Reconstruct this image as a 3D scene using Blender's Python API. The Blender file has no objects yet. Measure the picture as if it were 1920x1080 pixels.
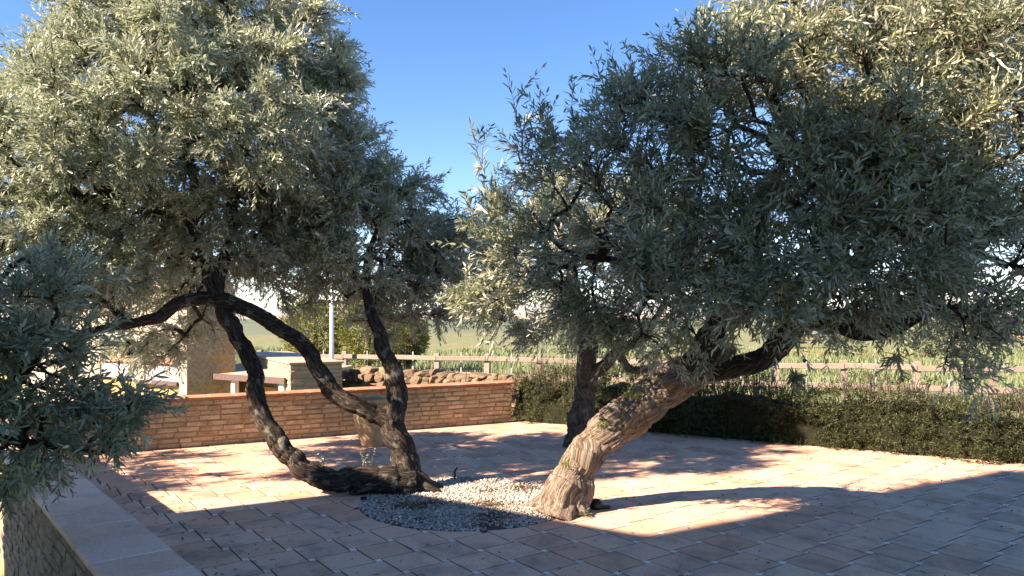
import bpy, bmesh, math, random
import numpy as np
from mathutils import Vector, noise

R = math.radians
rng = np.random.default_rng(7)
random.seed(7)
scn = bpy.context.scene
COL = scn.collection

# ------------------------------------------------------------------ camera, sky, sun, exposure
CAM_H = 1.6
cam_d = bpy.data.cameras.new('camera')
cam_d.sensor_width = 36.0
cam_d.lens = 1400.0 / 1920.0 * 36.0
cam_d.shift_y = 55.0 / 1920.0
cam_d.clip_start = 0.05
cam_d.clip_end = 20000
cam = bpy.data.objects.new('camera', cam_d)
COL.objects.link(cam)
cam.location = (0, 0, CAM_H)
cam.rotation_euler = (R(90), 0, 0)
scn.camera = cam

SUN_AZ = 27.5      # shadows fall towards +X, turned this far to +Y
SUN_EL = 34.0
to_sun = Vector((-math.cos(R(SUN_AZ)) * math.cos(R(SUN_EL)), -math.sin(R(SUN_AZ)) * math.cos(R(SUN_EL)), math.sin(R(SUN_EL))))
world = bpy.data.worlds.new('World')
scn.world = world
world.use_nodes = True
wn = world.node_tree
bg = wn.nodes['Background']
sky = wn.nodes.new('ShaderNodeTexSky')
sky.sky_type = 'NISHITA'
sky.sun_disc = False
sky.sun_elevation = R(SUN_EL)
sky.sun_rotation = math.atan2(to_sun.x, to_sun.y)
sky.altitude = 1200
sky.air_density = 1.0
sky.dust_density = 0.15
sky.ozone_density = 3.0
hs = wn.nodes.new('ShaderNodeHueSaturation')
hs.inputs['Saturation'].default_value = 1.24
wn.links.new(sky.outputs[0], hs.inputs['Color'])
wn.links.new(hs.outputs[0], bg.inputs[0])
bg.inputs[1].default_value = 0.07
sun_d = bpy.data.lights.new('sun', 'SUN')
sun_d.energy = 4.4
sun_d.angle = R(0.53)
sun_d.color = (1.0, 0.88, 0.7)
sun = bpy.data.objects.new('sun', sun_d)
COL.objects.link(sun)
sun.rotation_euler = to_sun.to_track_quat('Z', 'Y').to_euler()
vs = scn.view_settings
vs.view_transform = 'Standard'
vs.look = 'None'
vs.exposure = 2.1
vs.use_white_balance = True        # the camera balanced for the shade
vs.white_balance_temperature = 7450
vs.white_balance_tint = 25
vs.gamma = 1.0
vs.use_curve_mapping = False
scn.render.engine = 'CYCLES'
cy = scn.cycles
cy.max_bounces = 7
cy.diffuse_bounces = 4
cy.glossy_bounces = 2
cy.transmission_bounces = 4
cy.transparent_max_bounces = 4
cy.use_denoising = True
cy.caustics_reflective = False
cy.caustics_refractive = False


# ------------------------------------------------------------------ helpers
def P(x, y, Y):
    """point at depth Y that the photograph shows at pixel x, y of 1920 x 1080"""
    return Vector(((x - 960) / 1400 * Y, Y, CAM_H - (y - 595) / 1400 * Y))


def tag(o, label=None, cat=None, group=None, kind=None):
    if label: o['label'] = label
    if cat: o['category'] = cat
    if group: o['group'] = group
    if kind: o['kind'] = kind
    return o


def empty(name, loc=(0, 0, 0)):
    o = bpy.data.objects.new(name, None)
    o.empty_display_size = 0.1
    COL.objects.link(o)
    o.location = loc
    return o


def link(name, me, mat=None, parent=None):
    o = bpy.data.objects.new(name, me)
    COL.objects.link(o)
    if mat is not None and len(me.materials) == 0:
        me.materials.append(mat)
    if parent is not None:
        o.parent = parent
        # things stand at their base; parts are written in world coordinates
        o.matrix_parent_inverse = _inv(parent)
    return o


def _inv(p):
    from mathutils import Matrix
    base = Matrix.LocRotScale(p.location, p.rotation_euler, p.scale)
    if p.parent is not None:
        base = Matrix.LocRotScale(p.parent.location, p.parent.rotation_euler, p.parent.scale) @ p.matrix_parent_inverse @ base
    return base.inverted()


class MB:
    """collects shapes, then builds one mesh"""
    def __init__(s):
        s.v, s.f = [], []

    def add(s, vs, fs):
        n = len(s.v)
        s.v += [tuple(v) for v in vs]
        s.f += [tuple(i + n for i in f) for f in fs]
        return s

    def box(s, c, size, ax=(1, 0), bev=0.0):
        """box centred at c, its local x along ax in plan"""
        ux = Vector((ax[0], ax[1], 0)).normalized()
        uy = Vector((-ux.y, ux.x, 0))
        c = Vector(c)
        hx, hy, hz = size[0] / 2, size[1] / 2, size[2] / 2
        def q(a, b, d): return c + ux * a + uy * b + Vector((0, 0, d))
        if bev <= 0:
            vs = [q(x, y, z) for z in (-hz, hz) for x, y in ((-hx, -hy), (hx, -hy), (hx, hy), (-hx, hy))]
            fs = [(3, 2, 1, 0), (4, 5, 6, 7), (0, 1, 5, 4), (1, 2, 6, 5), (2, 3, 7, 6), (3, 0, 4, 7)]
        else:
            b = bev
            vs = []
            for z, i in ((-hz, b), (-hz + b, 0), (hz - b, 0), (hz, b)):
                vs += [q(x, y, z) for x, y in ((-hx + i, -hy + i), (hx - i, -hy + i), (hx - i, hy - i), (-hx + i, hy - i))]
            fs = [(3, 2, 1, 0), (12, 13, 14, 15)]
            for k in range(3):
                for j in range(4):
                    a0, a1 = k * 4 + j, k * 4 + (j + 1) % 4
                    fs.append((a0, a1, a1 + 4, a0 + 4))
        return s.add(vs, fs)

    def prism(s, poly, z0, z1):
        n = len(poly)
        vs = [(p[0], p[1], z0) for p in poly] + [(p[0], p[1], z1) for p in poly]
        fs = [tuple(range(n - 1, -1, -1)), tuple(range(n, 2 * n))]
        fs += [(i, (i + 1) % n, n + (i + 1) % n, n + i) for i in range(n)]
        return s.add(vs, fs)

    def mesh(s, name):
        me = bpy.data.meshes.new(name)
        me.from_pydata(s.v, [], s.f)
        me.update()
        return me

    def build(s, name, mat=None, parent=None, smooth=False):
        me = s.mesh(name)
        if smooth:
            me.polygons.foreach_set('use_smooth', [True] * len(me.polygons))
        return link(name, me, mat, parent)


def np_mesh(name, V, F, smooth=False):
    """V (n,3); F (m,k) faces of one size"""
    V = np.asarray(V, np.float32)
    F = np.asarray(F, np.int32)
    m, k = F.shape
    me = bpy.data.meshes.new(name)
    me.vertices.add(len(V))
    me.vertices.foreach_set('co', V.ravel())
    me.loops.add(m * k)
    me.loops.foreach_set('vertex_index', F.ravel())
    me.polygons.add(m)
    me.polygons.foreach_set('loop_start', np.arange(0, m * k, k, dtype=np.int32))
    try:
        me.polygons.foreach_set('loop_total', np.full(m, k, np.int32))
    except Exception:
        pass
    if smooth:
        me.polygons.foreach_set('use_smooth', np.ones(m, bool))
    me.update(calc_edges=True)
    return me


# ------------------------------------------------------------------ materials
def new_mat(name):
    m = bpy.data.materials.new(name)
    m.use_nodes = True
    nt = m.node_tree
    return m, nt, nt.nodes['Principled BSDF']


def N(nt, t, **kw):
    n = nt.nodes.new(t)
    for k, v in kw.items():
        if k.startswith('_'):
            setattr(n, k[1:], v)
        else:
            n.inputs[k.replace('__', ' ')].default_value = v
    return n


def ramp(nt, src, stops):
    r = nt.nodes.new('ShaderNodeValToRGB')
    e = r.color_ramp.elements
    while len(e) < len(stops): e.new(0.5)
    for i, (p, c) in enumerate(stops):
        e[i].position = p
        e[i].color = (*c, 1) if len(c) == 3 else c
    nt.links.new(src, r.inputs[0])
    return r.outputs[0]


def mix(nt, fac, a, b, mode='MIX'):
    n = nt.nodes.new('ShaderNodeMix')
    n.data_type = 'RGBA'
    n.blend_type = mode
    for sock, val in ((n.inputs[0], fac), (n.inputs[6], a), (n.inputs[7], b)):
        if hasattr(val, 'is_output') or isinstance(val, bpy.types.NodeSocket):
            nt.links.new(val, sock)
        elif isinstance(val, (int, float)):
            sock.default_value = val
        else:
            sock.default_value = (*val, 1)
    return n.outputs[2]


def noise_tex(nt, scale, detail=4, rough=0.55, coord=None, dist=0.0):
    n = N(nt, 'ShaderNodeTexNoise', Scale=scale, Detail=detail, Roughness=rough, Distortion=dist)
    if coord is not None: nt.links.new(coord, n.inputs['Vector'])
    return n.outputs['Fac']


def world_pos(nt):
    return nt.nodes.new('ShaderNodeNewGeometry').outputs['Position']


def rand_piece(nt):
    """one random number for each object or loose piece"""
    g = nt.nodes.new('ShaderNodeNewGeometry')
    oi = nt.nodes.new('ShaderNodeObjectInfo')
    a = N(nt, 'ShaderNodeMath', _operation='ADD')
    nt.links.new(g.outputs['Random Per Island'], a.inputs[0])
    nt.links.new(oi.outputs['Random'], a.inputs[1])
    f = N(nt, 'ShaderNodeMath', _operation='FRACT')
    nt.links.new(a.outputs[0], f.inputs[0])
    return f.outputs[0]


def bump(nt, bsdf, h, strength=0.3, dist=0.01):
    b = N(nt, 'ShaderNodeBump', Strength=strength, Distance=dist)
    nt.links.new(h, b.inputs['Height'])
    nt.links.new(b.outputs[0], bsdf.inputs['Normal'])


def piece_mat(name, stops, rough=0.8, stain=(0.12, 0.1, 0.09), stain_amt=0.5, stain_scale=3.0, grain=40, bs=0.25, bd=0.004, spec=0.12):
    m, nt, b = new_mat(name)
    r = rand_piece(nt)
    pos = world_pos(nt)
    base = ramp(nt, r, stops)
    n1 = noise_tex(nt, stain_scale, 6, 0.65, pos, 0.4)
    f1 = ramp(nt, n1, [(0.46, (0, 0, 0)), (0.72, (stain_amt,) * 3)])
    c = mix(nt, f1, base, stain)
    n2 = noise_tex(nt, grain, 5, 0.6, pos)
    f2 = ramp(nt, n2, [(0.3, (0.78, 0.78, 0.78)), (0.7, (1.12, 1.12, 1.12))])
    c = mix(nt, 1.0, c, f2, 'MULTIPLY')
    nt.links.new(c, b.inputs['Base Color'])
    b.inputs['Roughness'].default_value = rough
    b.inputs['Specular IOR Level'].default_value = spec
    bump(nt, b, n2, bs, bd)
    return m


def flat_mat(name, col, rough=0.7, var=0.2, scale=8, bs=0.2):
    m, nt, b = new_mat(name)
    pos = world_pos(nt)
    n = noise_tex(nt, scale, 6, 0.6, pos)
    f = ramp(nt, n, [(0.3, (1 - var,) * 3), (0.7, (1 + var,) * 3)])
    nt.links.new(mix(nt, 1.0, col, f, 'MULTIPLY'), b.inputs['Base Color'])
    b.inputs['Roughness'].default_value = rough
    b.inputs['Specular IOR Level'].default_value = 0.3
    bump(nt, b, n, bs, 0.01)
    return m


M = {}
M['tile'] = piece_mat('terracotta_tile', [(0.0, (0.66, 0.37, 0.235)), (0.3, (0.76, 0.47, 0.33)), (0.55, (0.72, 0.47, 0.34)), (0.8, (0.78, 0.5, 0.345)), (1.0, (0.6, 0.36, 0.25))],
                      0.85, (0.24, 0.175, 0.145), 0.7, 2.6, 60, 0.25, 0.003)
M['inset'] = piece_mat('white_glazed_inset', [(0.0, (0.62, 0.58, 0.52)), (1.0, (0.82, 0.78, 0.71))], 0.6, (0.3, 0.27, 0.24), 0.6, 9, 60, 0.05)
M['cap'] = piece_mat('cap_tile', [(0.0, (0.78, 0.46, 0.31)), (0.3, (0.85, 0.58, 0.47)), (0.55, (0.78, 0.5, 0.33)), (0.8, (0.86, 0.6, 0.5)), (1.0, (0.8, 0.48, 0.35))], 0.55, (0.36, 0.24, 0.19), 0.5, 4, 90, 0.08, 0.002)
M['cap_old'] = piece_mat('old_cap_tile', [(0.0, (0.42, 0.16, 0.075)), (0.5, (0.47, 0.2, 0.1)), (1.0, (0.44, 0.19, 0.11))], 0.7, (0.5, 0.42, 0.36), 0.5, 5, 60, 0.2)
M['brick'] = piece_mat('buff_brick', [(0.0, (0.38, 0.31, 0.19)), (0.3, (0.55, 0.46, 0.3)), (0.6, (0.47, 0.39, 0.25)), (0.85, (0.62, 0.53, 0.36)), (1.0, (0.42, 0.32, 0.2))],
                       0.9, (0.16, 0.11, 0.075), 0.7, 5, 45, 0.6, 0.006)
M['brick_weathered'] = piece_mat('weathered_brick', [(0.0, (0.3, 0.24, 0.17)), (0.5, (0.42, 0.34, 0.25)), (1.0, (0.36, 0.27, 0.19))], 0.9, (0.09, 0.08, 0.07), 0.8, 7, 45, 0.7, 0.008)
M['mortar'] = flat_mat('mortar', (0.3, 0.23, 0.15), 0.95, 0.3, 18, 0.6)
M['grout'] = flat_mat('dark_grout', (0.08, 0.062, 0.05), 0.95, 0.3, 12, 0.5)
M['pot'] = flat_mat('clay_pot', (0.5, 0.37, 0.22), 0.85, 0.28, 7, 0.3)
M['soil'] = flat_mat('soil', (0.13, 0.095, 0.065), 0.95, 0.35, 14, 0.8)
M['plaster'] = flat_mat('white_plaster', (0.38, 0.335, 0.27), 0.9, 0.06, 5, 0.1)
M['ochre'] = flat_mat('ochre_plaster', (0.55, 0.34, 0.12), 0.9, 0.15, 4, 0.1)
M['ochre_brick'] = piece_mat('ochre_brick', [(0, (0.42, 0.23, 0.08)), (1, (0.5, 0.3, 0.12))], 0.9, (0.25, 0.13, 0.05), 0.5, 5, 40)
M['pale_brick'] = piece_mat('pale_brick', [(0, (0.35, 0.26, 0.185)), (0.5, (0.43, 0.32, 0.23)), (1, (0.38, 0.29, 0.22))], 0.9, (0.33, 0.23, 0.16), 0.4, 5, 40)
M['dark'] = flat_mat('porch_shade', (0.02, 0.018, 0.016), 0.9, 0.1)  # near-black; stands in for the shade inside the porch opening
M['fascia'] = flat_mat('brown_fascia', (0.11, 0.075, 0.07), 0.7, 0.2, 20)
M['roof_tile'] = piece_mat('clay_roof_tile', [(0, (0.4, 0.2, 0.12)), (1, (0.52, 0.3, 0.19))], 0.85, (0.2, 0.15, 0.12), 0.5, 4, 40)
M['sheet'] = flat_mat('sand_coloured_roof', (0.42, 0.32, 0.23), 0.8, 0.12, 5)
M['plaster_shade'] = flat_mat('shaded_plaster', (0.33, 0.31, 0.33), 0.7, 0.1, 10)  # plaster band with its shade put into the grey
M['white_paint'] = flat_mat('white_paint', (0.8, 0.8, 0.8), 0.5, 0.06, 6)
M['wood'] = piece_mat('weathered_wood', [(0, (0.19, 0.165, 0.14)), (0.5, (0.28, 0.25, 0.215)), (1, (0.23, 0.195, 0.155))], 0.85, (0.22, 0.15, 0.11), 0.6, 4, 30, 0.4)
M['wire'] = flat_mat('galvanised_wire', (0.5, 0.52, 0.54), 0.4, 0.05)
M['glass'] = flat_mat('window_glass', (0.03, 0.035, 0.04), 0.08, 0.05)
M['stone'] = piece_mat('field_stone', [(0, (0.12, 0.09, 0.06)), (0.4, (0.21, 0.165, 0.11)), (0.8, (0.16, 0.12, 0.08)), (1, (0.27, 0.21, 0.14))], 0.95, (0.14, 0.11, 0.08), 0.6, 6, 25, 0.8, 0.02)
M['gravel'] = piece_mat('white_gravel', [(0, (0.28, 0.26, 0.235)), (0.25, (0.45, 0.43, 0.4)), (0.7, (0.62, 0.6, 0.57)), (0.9, (0.36, 0.31, 0.25)), (1.0, (0.2, 0.16, 0.12))], 0.75, (0.3, 0.26, 0.2), 0.3, 2.5, 90, 0.2)
M['black_plastic'] = flat_mat('black_plastic', (0.012, 0.012, 0.014), 0.4, 0.2)
M['dead_leaf'] = piece_mat('dry_leaf', [(0, (0.2, 0.14, 0.07)), (0.4, (0.34, 0.25, 0.13)), (0.75, (0.42, 0.36, 0.24)), (1, (0.12, 0.09, 0.06))], 0.8, (0.1, 0.07, 0.05), 0.2, 20, 40)
M['dry_twig'] = piece_mat('dry_twig', [(0, (0.055, 0.04, 0.03)), (0.6, (0.11, 0.083, 0.062)), (1, (0.18, 0.14, 0.11))], 0.9, (0.06, 0.04, 0.03), 0.4, 9, 40)


def bark(name, dark, mid, light, lichen, ridge=26.0):
    m, nt, b = new_mat(name)
    tc = nt.nodes.new('ShaderNodeTexCoord')
    at = nt.nodes.new('ShaderNodeAttribute')
    at.attribute_name = 'grain'
    n1 = noise_tex(nt, ridge, 7, 0.7, at.outputs['Vector'], 0.8)
    pos = world_pos(nt)
    n2 = noise_tex(nt, 9, 5, 0.6, pos)
    c = ramp(nt, n1, [(0.32, dark), (0.5, mid), (0.68, light)])
    f = ramp(nt, n2, [(0.56, (0, 0, 0)), (0.63, (0.7, 0.7, 0.7))])
    c = mix(nt, f, c, lichen)
    vo = N(nt, 'ShaderNodeTexVoronoi', _feature='DISTANCE_TO_EDGE', Scale=ridge * 0.8)
    wob = nt.nodes.new('ShaderNodeMixRGB'); wob.blend_type = 'ADD'; wob.inputs[0].default_value = 0.05
    nz = N(nt, 'ShaderNodeTexNoise', Scale=ridge * 0.5, Detail=5)
    nt.links.new(at.outputs['Vector'], nz.inputs['Vector'])
    nt.links.new(at.outputs['Vector'], wob.inputs[1]); nt.links.new(nz.outputs['Color'], wob.inputs[2])
    nt.links.new(wob.outputs[0], vo.inputs['Vector'])
    crack = ramp(nt, vo.outputs['Distance'], [(0.0, (0.62, 0.6, 0.58)), (0.07, (1, 1, 1))])
    c = mix(nt, 1.0, c, crack, 'MULTIPLY')
    nt.links.new(c, b.inputs['Base Color'])
    b.inputs['Roughness'].default_value = 0.95
    b.inputs['Specular IOR Level'].default_value = 0.15
    hh = mix(nt, 0.5, n1, crack)
    bump(nt, b, hh, 1.0, 0.03)
    return m


M['bark_dark'] = bark('dark_olive_bark', (0.012, 0.01, 0.009), (0.045, 0.037, 0.03), (0.16, 0.14, 0.12), (0.24, 0.235, 0.2), 34)
M['bark_pale'] = bark('pale_olive_bark', (0.055, 0.043, 0.033), (0.215, 0.176, 0.135), (0.39, 0.33, 0.255), (0.27, 0.245, 0.205), 40)
M['bark_grey'] = bark('grey_olive_bark', (0.03, 0.026, 0.022), (0.1, 0.085, 0.07), (0.2, 0.175, 0.145), (0.22, 0.2, 0.16))


def leaf_mat(name, top, top2, under, trans=(0.2, 0.24, 0.07), tfac=0.18, rough=0.42):
    m, nt, b = new_mat(name)
    g = nt.nodes.new('ShaderNodeNewGeometry')
    r = g.outputs['Random Per Island']
    pt = noise_tex(nt, 2.3, 3, 0.5, world_pos(nt))
    sh = N(nt, 'ShaderNodeMath', _operation='MULTIPLY_ADD')
    nt.links.new(pt, sh.inputs[0]); sh.inputs[1].default_value = 0.8; nt.links.new(r, sh.inputs[2])
    s2 = N(nt, 'ShaderNodeMath', _operation='SUBTRACT'); nt.links.new(sh.outputs[0], s2.inputs[0]); s2.inputs[1].default_value = 0.4
    up = ramp(nt, s2.outputs[0], [(0.05, tuple(v * 0.75 for v in top)), (0.35, top), (0.8, top2), (0.97, tuple(v * 1.12 for v in top2)), (1.0, (top2[0] * 1.15, top2[1] * 1.05, top2[2] * 0.5))])
    c = mix(nt, g.outputs['Backfacing'], up, under)
    nt.links.new(c, b.inputs['Base Color'])
    b.inputs['Roughness'].default_value = rough
    b.inputs['Specular IOR Level'].default_value = 0.45
    t = nt.nodes.new('ShaderNodeBsdfTranslucent')
    t.inputs[0].default_value = (*trans, 1)
    ms = nt.nodes.new('ShaderNodeMixShader')
    ms.inputs[0].default_value = tfac
    nt.links.new(b.outputs[0], ms.inputs[1])
    nt.links.new(t.outputs[0], ms.inputs[2])
    nt.links.new(ms.outputs[0], nt.nodes['Material Output'].inputs[0])
    return m


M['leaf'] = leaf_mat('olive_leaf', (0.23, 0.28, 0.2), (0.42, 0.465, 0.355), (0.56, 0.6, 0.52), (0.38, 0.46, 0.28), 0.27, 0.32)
M['leaf_shade'] = leaf_mat('shaded_olive_leaf', (0.12, 0.15, 0.09), (0.255, 0.295, 0.19), (0.48, 0.51, 0.4), (0.36, 0.43, 0.25), 0.27, 0.38)  # darker copy of the olive leaf; the trees' shade is put into the colour
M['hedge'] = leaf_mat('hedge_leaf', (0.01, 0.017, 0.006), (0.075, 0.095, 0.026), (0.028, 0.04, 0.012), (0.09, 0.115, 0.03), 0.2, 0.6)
M['conifer'] = leaf_mat('yellow_green_leaf', (0.1, 0.12, 0.025), (0.2, 0.21, 0.045), (0.12, 0.14, 0.04), (0.3, 0.3, 0.05), 0.25, 0.6)
M['grass'] = leaf_mat('meadow_grass', (0.1, 0.16, 0.065), (0.23, 0.28, 0.14), (0.19, 0.24, 0.115), (0.2, 0.27, 0.11), 0.28, 0.6)
M['weed'] = leaf_mat('weed_leaf', (0.13, 0.2, 0.035), (0.22, 0.28, 0.06), (0.2, 0.25, 0.08), (0.3, 0.4, 0.06), 0.25)
M['succulent'] = leaf_mat('succulent_leaf', (0.2, 0.26, 0.17), (0.28, 0.34, 0.22), (0.24, 0.3, 0.2), (0.2, 0.3, 0.1), 0.1)
M['bush'] = leaf_mat('young_olive_leaf', (0.07, 0.1, 0.05), (0.14, 0.175, 0.1), (0.16, 0.19, 0.13), (0.14, 0.18, 0.08), 0.2, 0.5)
M['fruit'] = flat_mat('ripe_olive', (0.02, 0.022, 0.012), 0.3, 0.4, 30, 0.0)


def ground_mat():
    m, nt, b = new_mat('meadow_ground')
    pos = world_pos(nt)
    sep = nt.nodes.new('ShaderNodeSeparateXYZ')
    nt.links.new(pos, sep.inputs[0])
    n1 = noise_tex(nt, 0.09, 6, 0.6, pos, 0.5)
    n2 = noise_tex(nt, 1.6, 6, 0.65, pos)
    grass = ramp(nt, n2, [(0.3, (0.11, 0.145, 0.07)), (0.5, (0.155, 0.18, 0.095)), (0.7, (0.24, 0.225, 0.135))])
    soil = ramp(nt, n2, [(0.3, (0.3, 0.16, 0.08)), (0.7, (0.38, 0.23, 0.13))])
    fs = ramp(nt, n1, [(0.55, (0, 0, 0)), (0.62, (0.8, 0.8, 0.8))])
    near = mix(nt, fs, grass, soil)
    n3 = noise_tex(nt, 0.02, 5, 0.6, pos)
    far = ramp(nt, n3, [(0.35, (0.09, 0.125, 0.09)), (0.6, (0.13, 0.16, 0.11)), (0.75, (0.26, 0.24, 0.17))])
    mr = N(nt, 'ShaderNodeMapRange')
    mr.inputs[1].default_value = 60; mr.inputs[2].default_value = 130
    nt.links.new(sep.outputs[1], mr.inputs[0])
    c = mix(nt, mr.outputs[0], near, far)
    nt.links.new(c, b.inputs['Base Color'])
    b.inputs['Roughness'].default_value = 0.95
    b.inputs['Specular IOR Level'].default_value = 0.1
    bump(nt, b, n2, 0.8, 0.06)
    return m


M['ground'] = ground_mat()
M['hill_tan'] = flat_mat('dry_hill', (0.34, 0.29, 0.23), 0.95, 0.2, 0.006, 0.0)
M['hill_haze'] = flat_mat('far_hill', (0.26, 0.29, 0.3), 0.95, 0.12, 0.002, 0.0)  # bluish grey, with the haze of distance put into the colour

# ------------------------------------------------------------------ layout of the terrace
A = Vector((0.872, 0.489, 0))           # along the back wall
B = Vector((-0.489, 0.872, 0))          # behind it
CORNER = Vector((-5.67, 8.25, 0))       # inner corner of the two low walls
WALL_LEN = 6.50
NW = Vector((0.640, -0.768, 0))         # along the near wall, towards the camera
NN = Vector((-0.768, -0.640, 0))        # outward from the terrace, to the left
NW_LEN = 9.0
HEDGE0 = CORNER + A * WALL_LEN
HEDGE1 = Vector((9.2, 5.75, 0))
HD = (HEDGE1 - HEDGE0).normalized()
HN = Vector((-HD.y, HD.x, 0))
if HN.y < 0: HN = -HN
WALL_H = 0.575
STONE0, STONE1 = Vector((0.25, 12.9, 0)), Vector((-3.3, 15.0, 0))
SD = (STONE1 - STONE0).normalized()
SN = Vector((-SD.y, SD.x, 0))            # towards the yard
if SN.y > 0: SN = -SN


def sstep(x, a, b):
    t = min(1.0, max(0.0, (x - a) / (b - a)))
    return t * t * (3 - 2 * t)


def terrain(x, y):
    p = Vector((x, y, 0))
    d1 = (p - CORNER).dot(B)
    ds = (p - STONE0).dot(SN)
    yard = sstep(d1, 0.3, 0.9) * sstep(ds, 0.15, 0.6)
    dn = (p - CORNER).dot(NN)
    garden = sstep(dn, 0.14, 0.42) * (1 - sstep(d1, 0.1, 0.9))
    z = -0.06 - 1.9 * yard - 0.5 * garden * (1 - yard)
    r = math.hypot(x, y)
    if r > 18:
        z += 0.12 * sstep(r, 18, 30) * noise.noise(Vector((x * 0.12, y * 0.12, 0)))
        z += (noise.noise(Vector((x * 0.012, y * 0.012, 3.3))) * 1.1 - 0.3) * sstep(r, 40, 160)
        z += sstep(x, 2, 40) * sstep(y, 22, 90) * 0.9 * (1 - sstep(r, 150, 400))
    return z


def ground():
    def axis(lo, hi, step, far):
        a = list(np.arange(lo, hi + 1e-6, step))
        s, q = step, a[-1]
        while q < far:
            s *= 1.22; q += s; a.append(q)
        s, q = step, a[0]
        while q > -far:
            s *= 1.22; q -= s; a.insert(0, q)
        return a
    xs, ys = axis(-15, 12, 0.22, 5000), axis(-4, 24, 0.22, 5000)
    V = np.array([(x, y, terrain(x, y)) for y in ys for x in xs])
    nx = len(xs)
    i = np.arange(len(ys) - 1)[:, None] * nx + np.arange(nx - 1)[None, :]
    i = i.ravel()
    F = np.stack([i, i + 1, i + nx + 1, i + nx], 1)
    o = link('ground', np_mesh('ground', V, F, True), M['ground'])
    tag(o, kind='structure')


ground()


def hill(name, mat, y0, h, seed, wid, base=-8):
    xs = np.linspace(-wid, wid, 160)
    ds = np.linspace(0, 1, 14)
    V = []
    for d in ds:
        for x in xs:
            prof = math.sin(math.pi * min(1, d * 1.0)) ** 0.8
            hh = h * (0.62 + 0.55 * noise.noise(Vector((x / y0 * 2.6, seed, d * 0.6))) + 0.12 * noise.noise(Vector((x / y0 * 13, seed, d * 3))))
            V.append((x, y0 * (1 + 0.5 * d), base + (max(hh, 0.1 * h) - base) * prof))
    nx = len(xs)
    i = (np.arange(len(ds) - 1)[:, None] * nx + np.arange(nx - 1)[None, :]).ravel()
    o = link(name, np_mesh(name, np.array(V), np.stack([i, i + 1, i + nx + 1, i + nx], 1), True), mat)
    tag(o, kind='structure')


hill('dry_hill', M['hill_tan'], 750, 9, 1.7, 2200)
hill('far_hill', M['hill_haze'], 2600, 84, 5.1, 6000, -20)

# ------------------------------------------------------------------ terrace floor
GC, GR = Vector((-0.38, 6.52, 0)), 0.94
LAT = R(44.0)
ta, tb = 0.3085, 0.046
e1 = Vector((math.cos(LAT - math.atan2(tb, ta)), math.sin(LAT - math.atan2(tb, ta)), 0))
e2 = Vector((-e1.y, e1.x, 0))
U1 = e1 * ta + e2 * tb
U2 = e2 * ta - e1 * tb
ORIG = Vector(((834.9 - 960) / 1400 * 4.915, 4.915, 0)) - e1 * tb / 2 - e2 * tb / 2


def on_terrace(p, m=0.0):
    return ((p - CORNER).dot(B) < 0.12 + m and (p - CORNER).dot(NN) < 0.1 + m and (p - HEDGE0).dot(HN) < 0.35 + m
            and p.y > 0.4 and p.x < 9.5)


def clip_circle(poly):
    """cut the round bed out of a tile"""
    if all((p - GC).length > GR + 0.45 for p in poly): return poly
    pts = []
    for i in range(len(poly)):
        a, b = poly[i], poly[(i + 1) % len(poly)]
        for k in range(20): pts.append(a.lerp(b, k / 20))
    ins = [(p - GC).length < GR for p in pts]
    if not any(ins): return poly
    if all(ins): return None
    n = len(pts)
    s = next(i for i in range(n) if ins[i - 1] and not ins[i])
    seq = [pts[(s + k) % n] for k in range(n) if not ins[(s + k) % n]]
    if len(seq) < 4: return None
    def ang(p): return math.atan2(p.y - GC.y, p.x - GC.x)
    a0, a1 = ang(seq[-1]), ang(seq[0])
    d = (a1 - a0 + math.pi) % (2 * math.pi) - math.pi
    arc = [GC + Vector((math.cos(a0 + d * t), math.sin(a0 + d * t), 0)) * GR for t in np.linspace(0, 1, 9)]
    corners = [p for p in poly if (p - GC).length >= GR]
    out = []
    keep = set()
    for p in seq:
        if any((p - c).length < 1e-6 for c in corners): out.append(p)
    return out + arc if len(out) + 9 >= 3 else None


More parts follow.
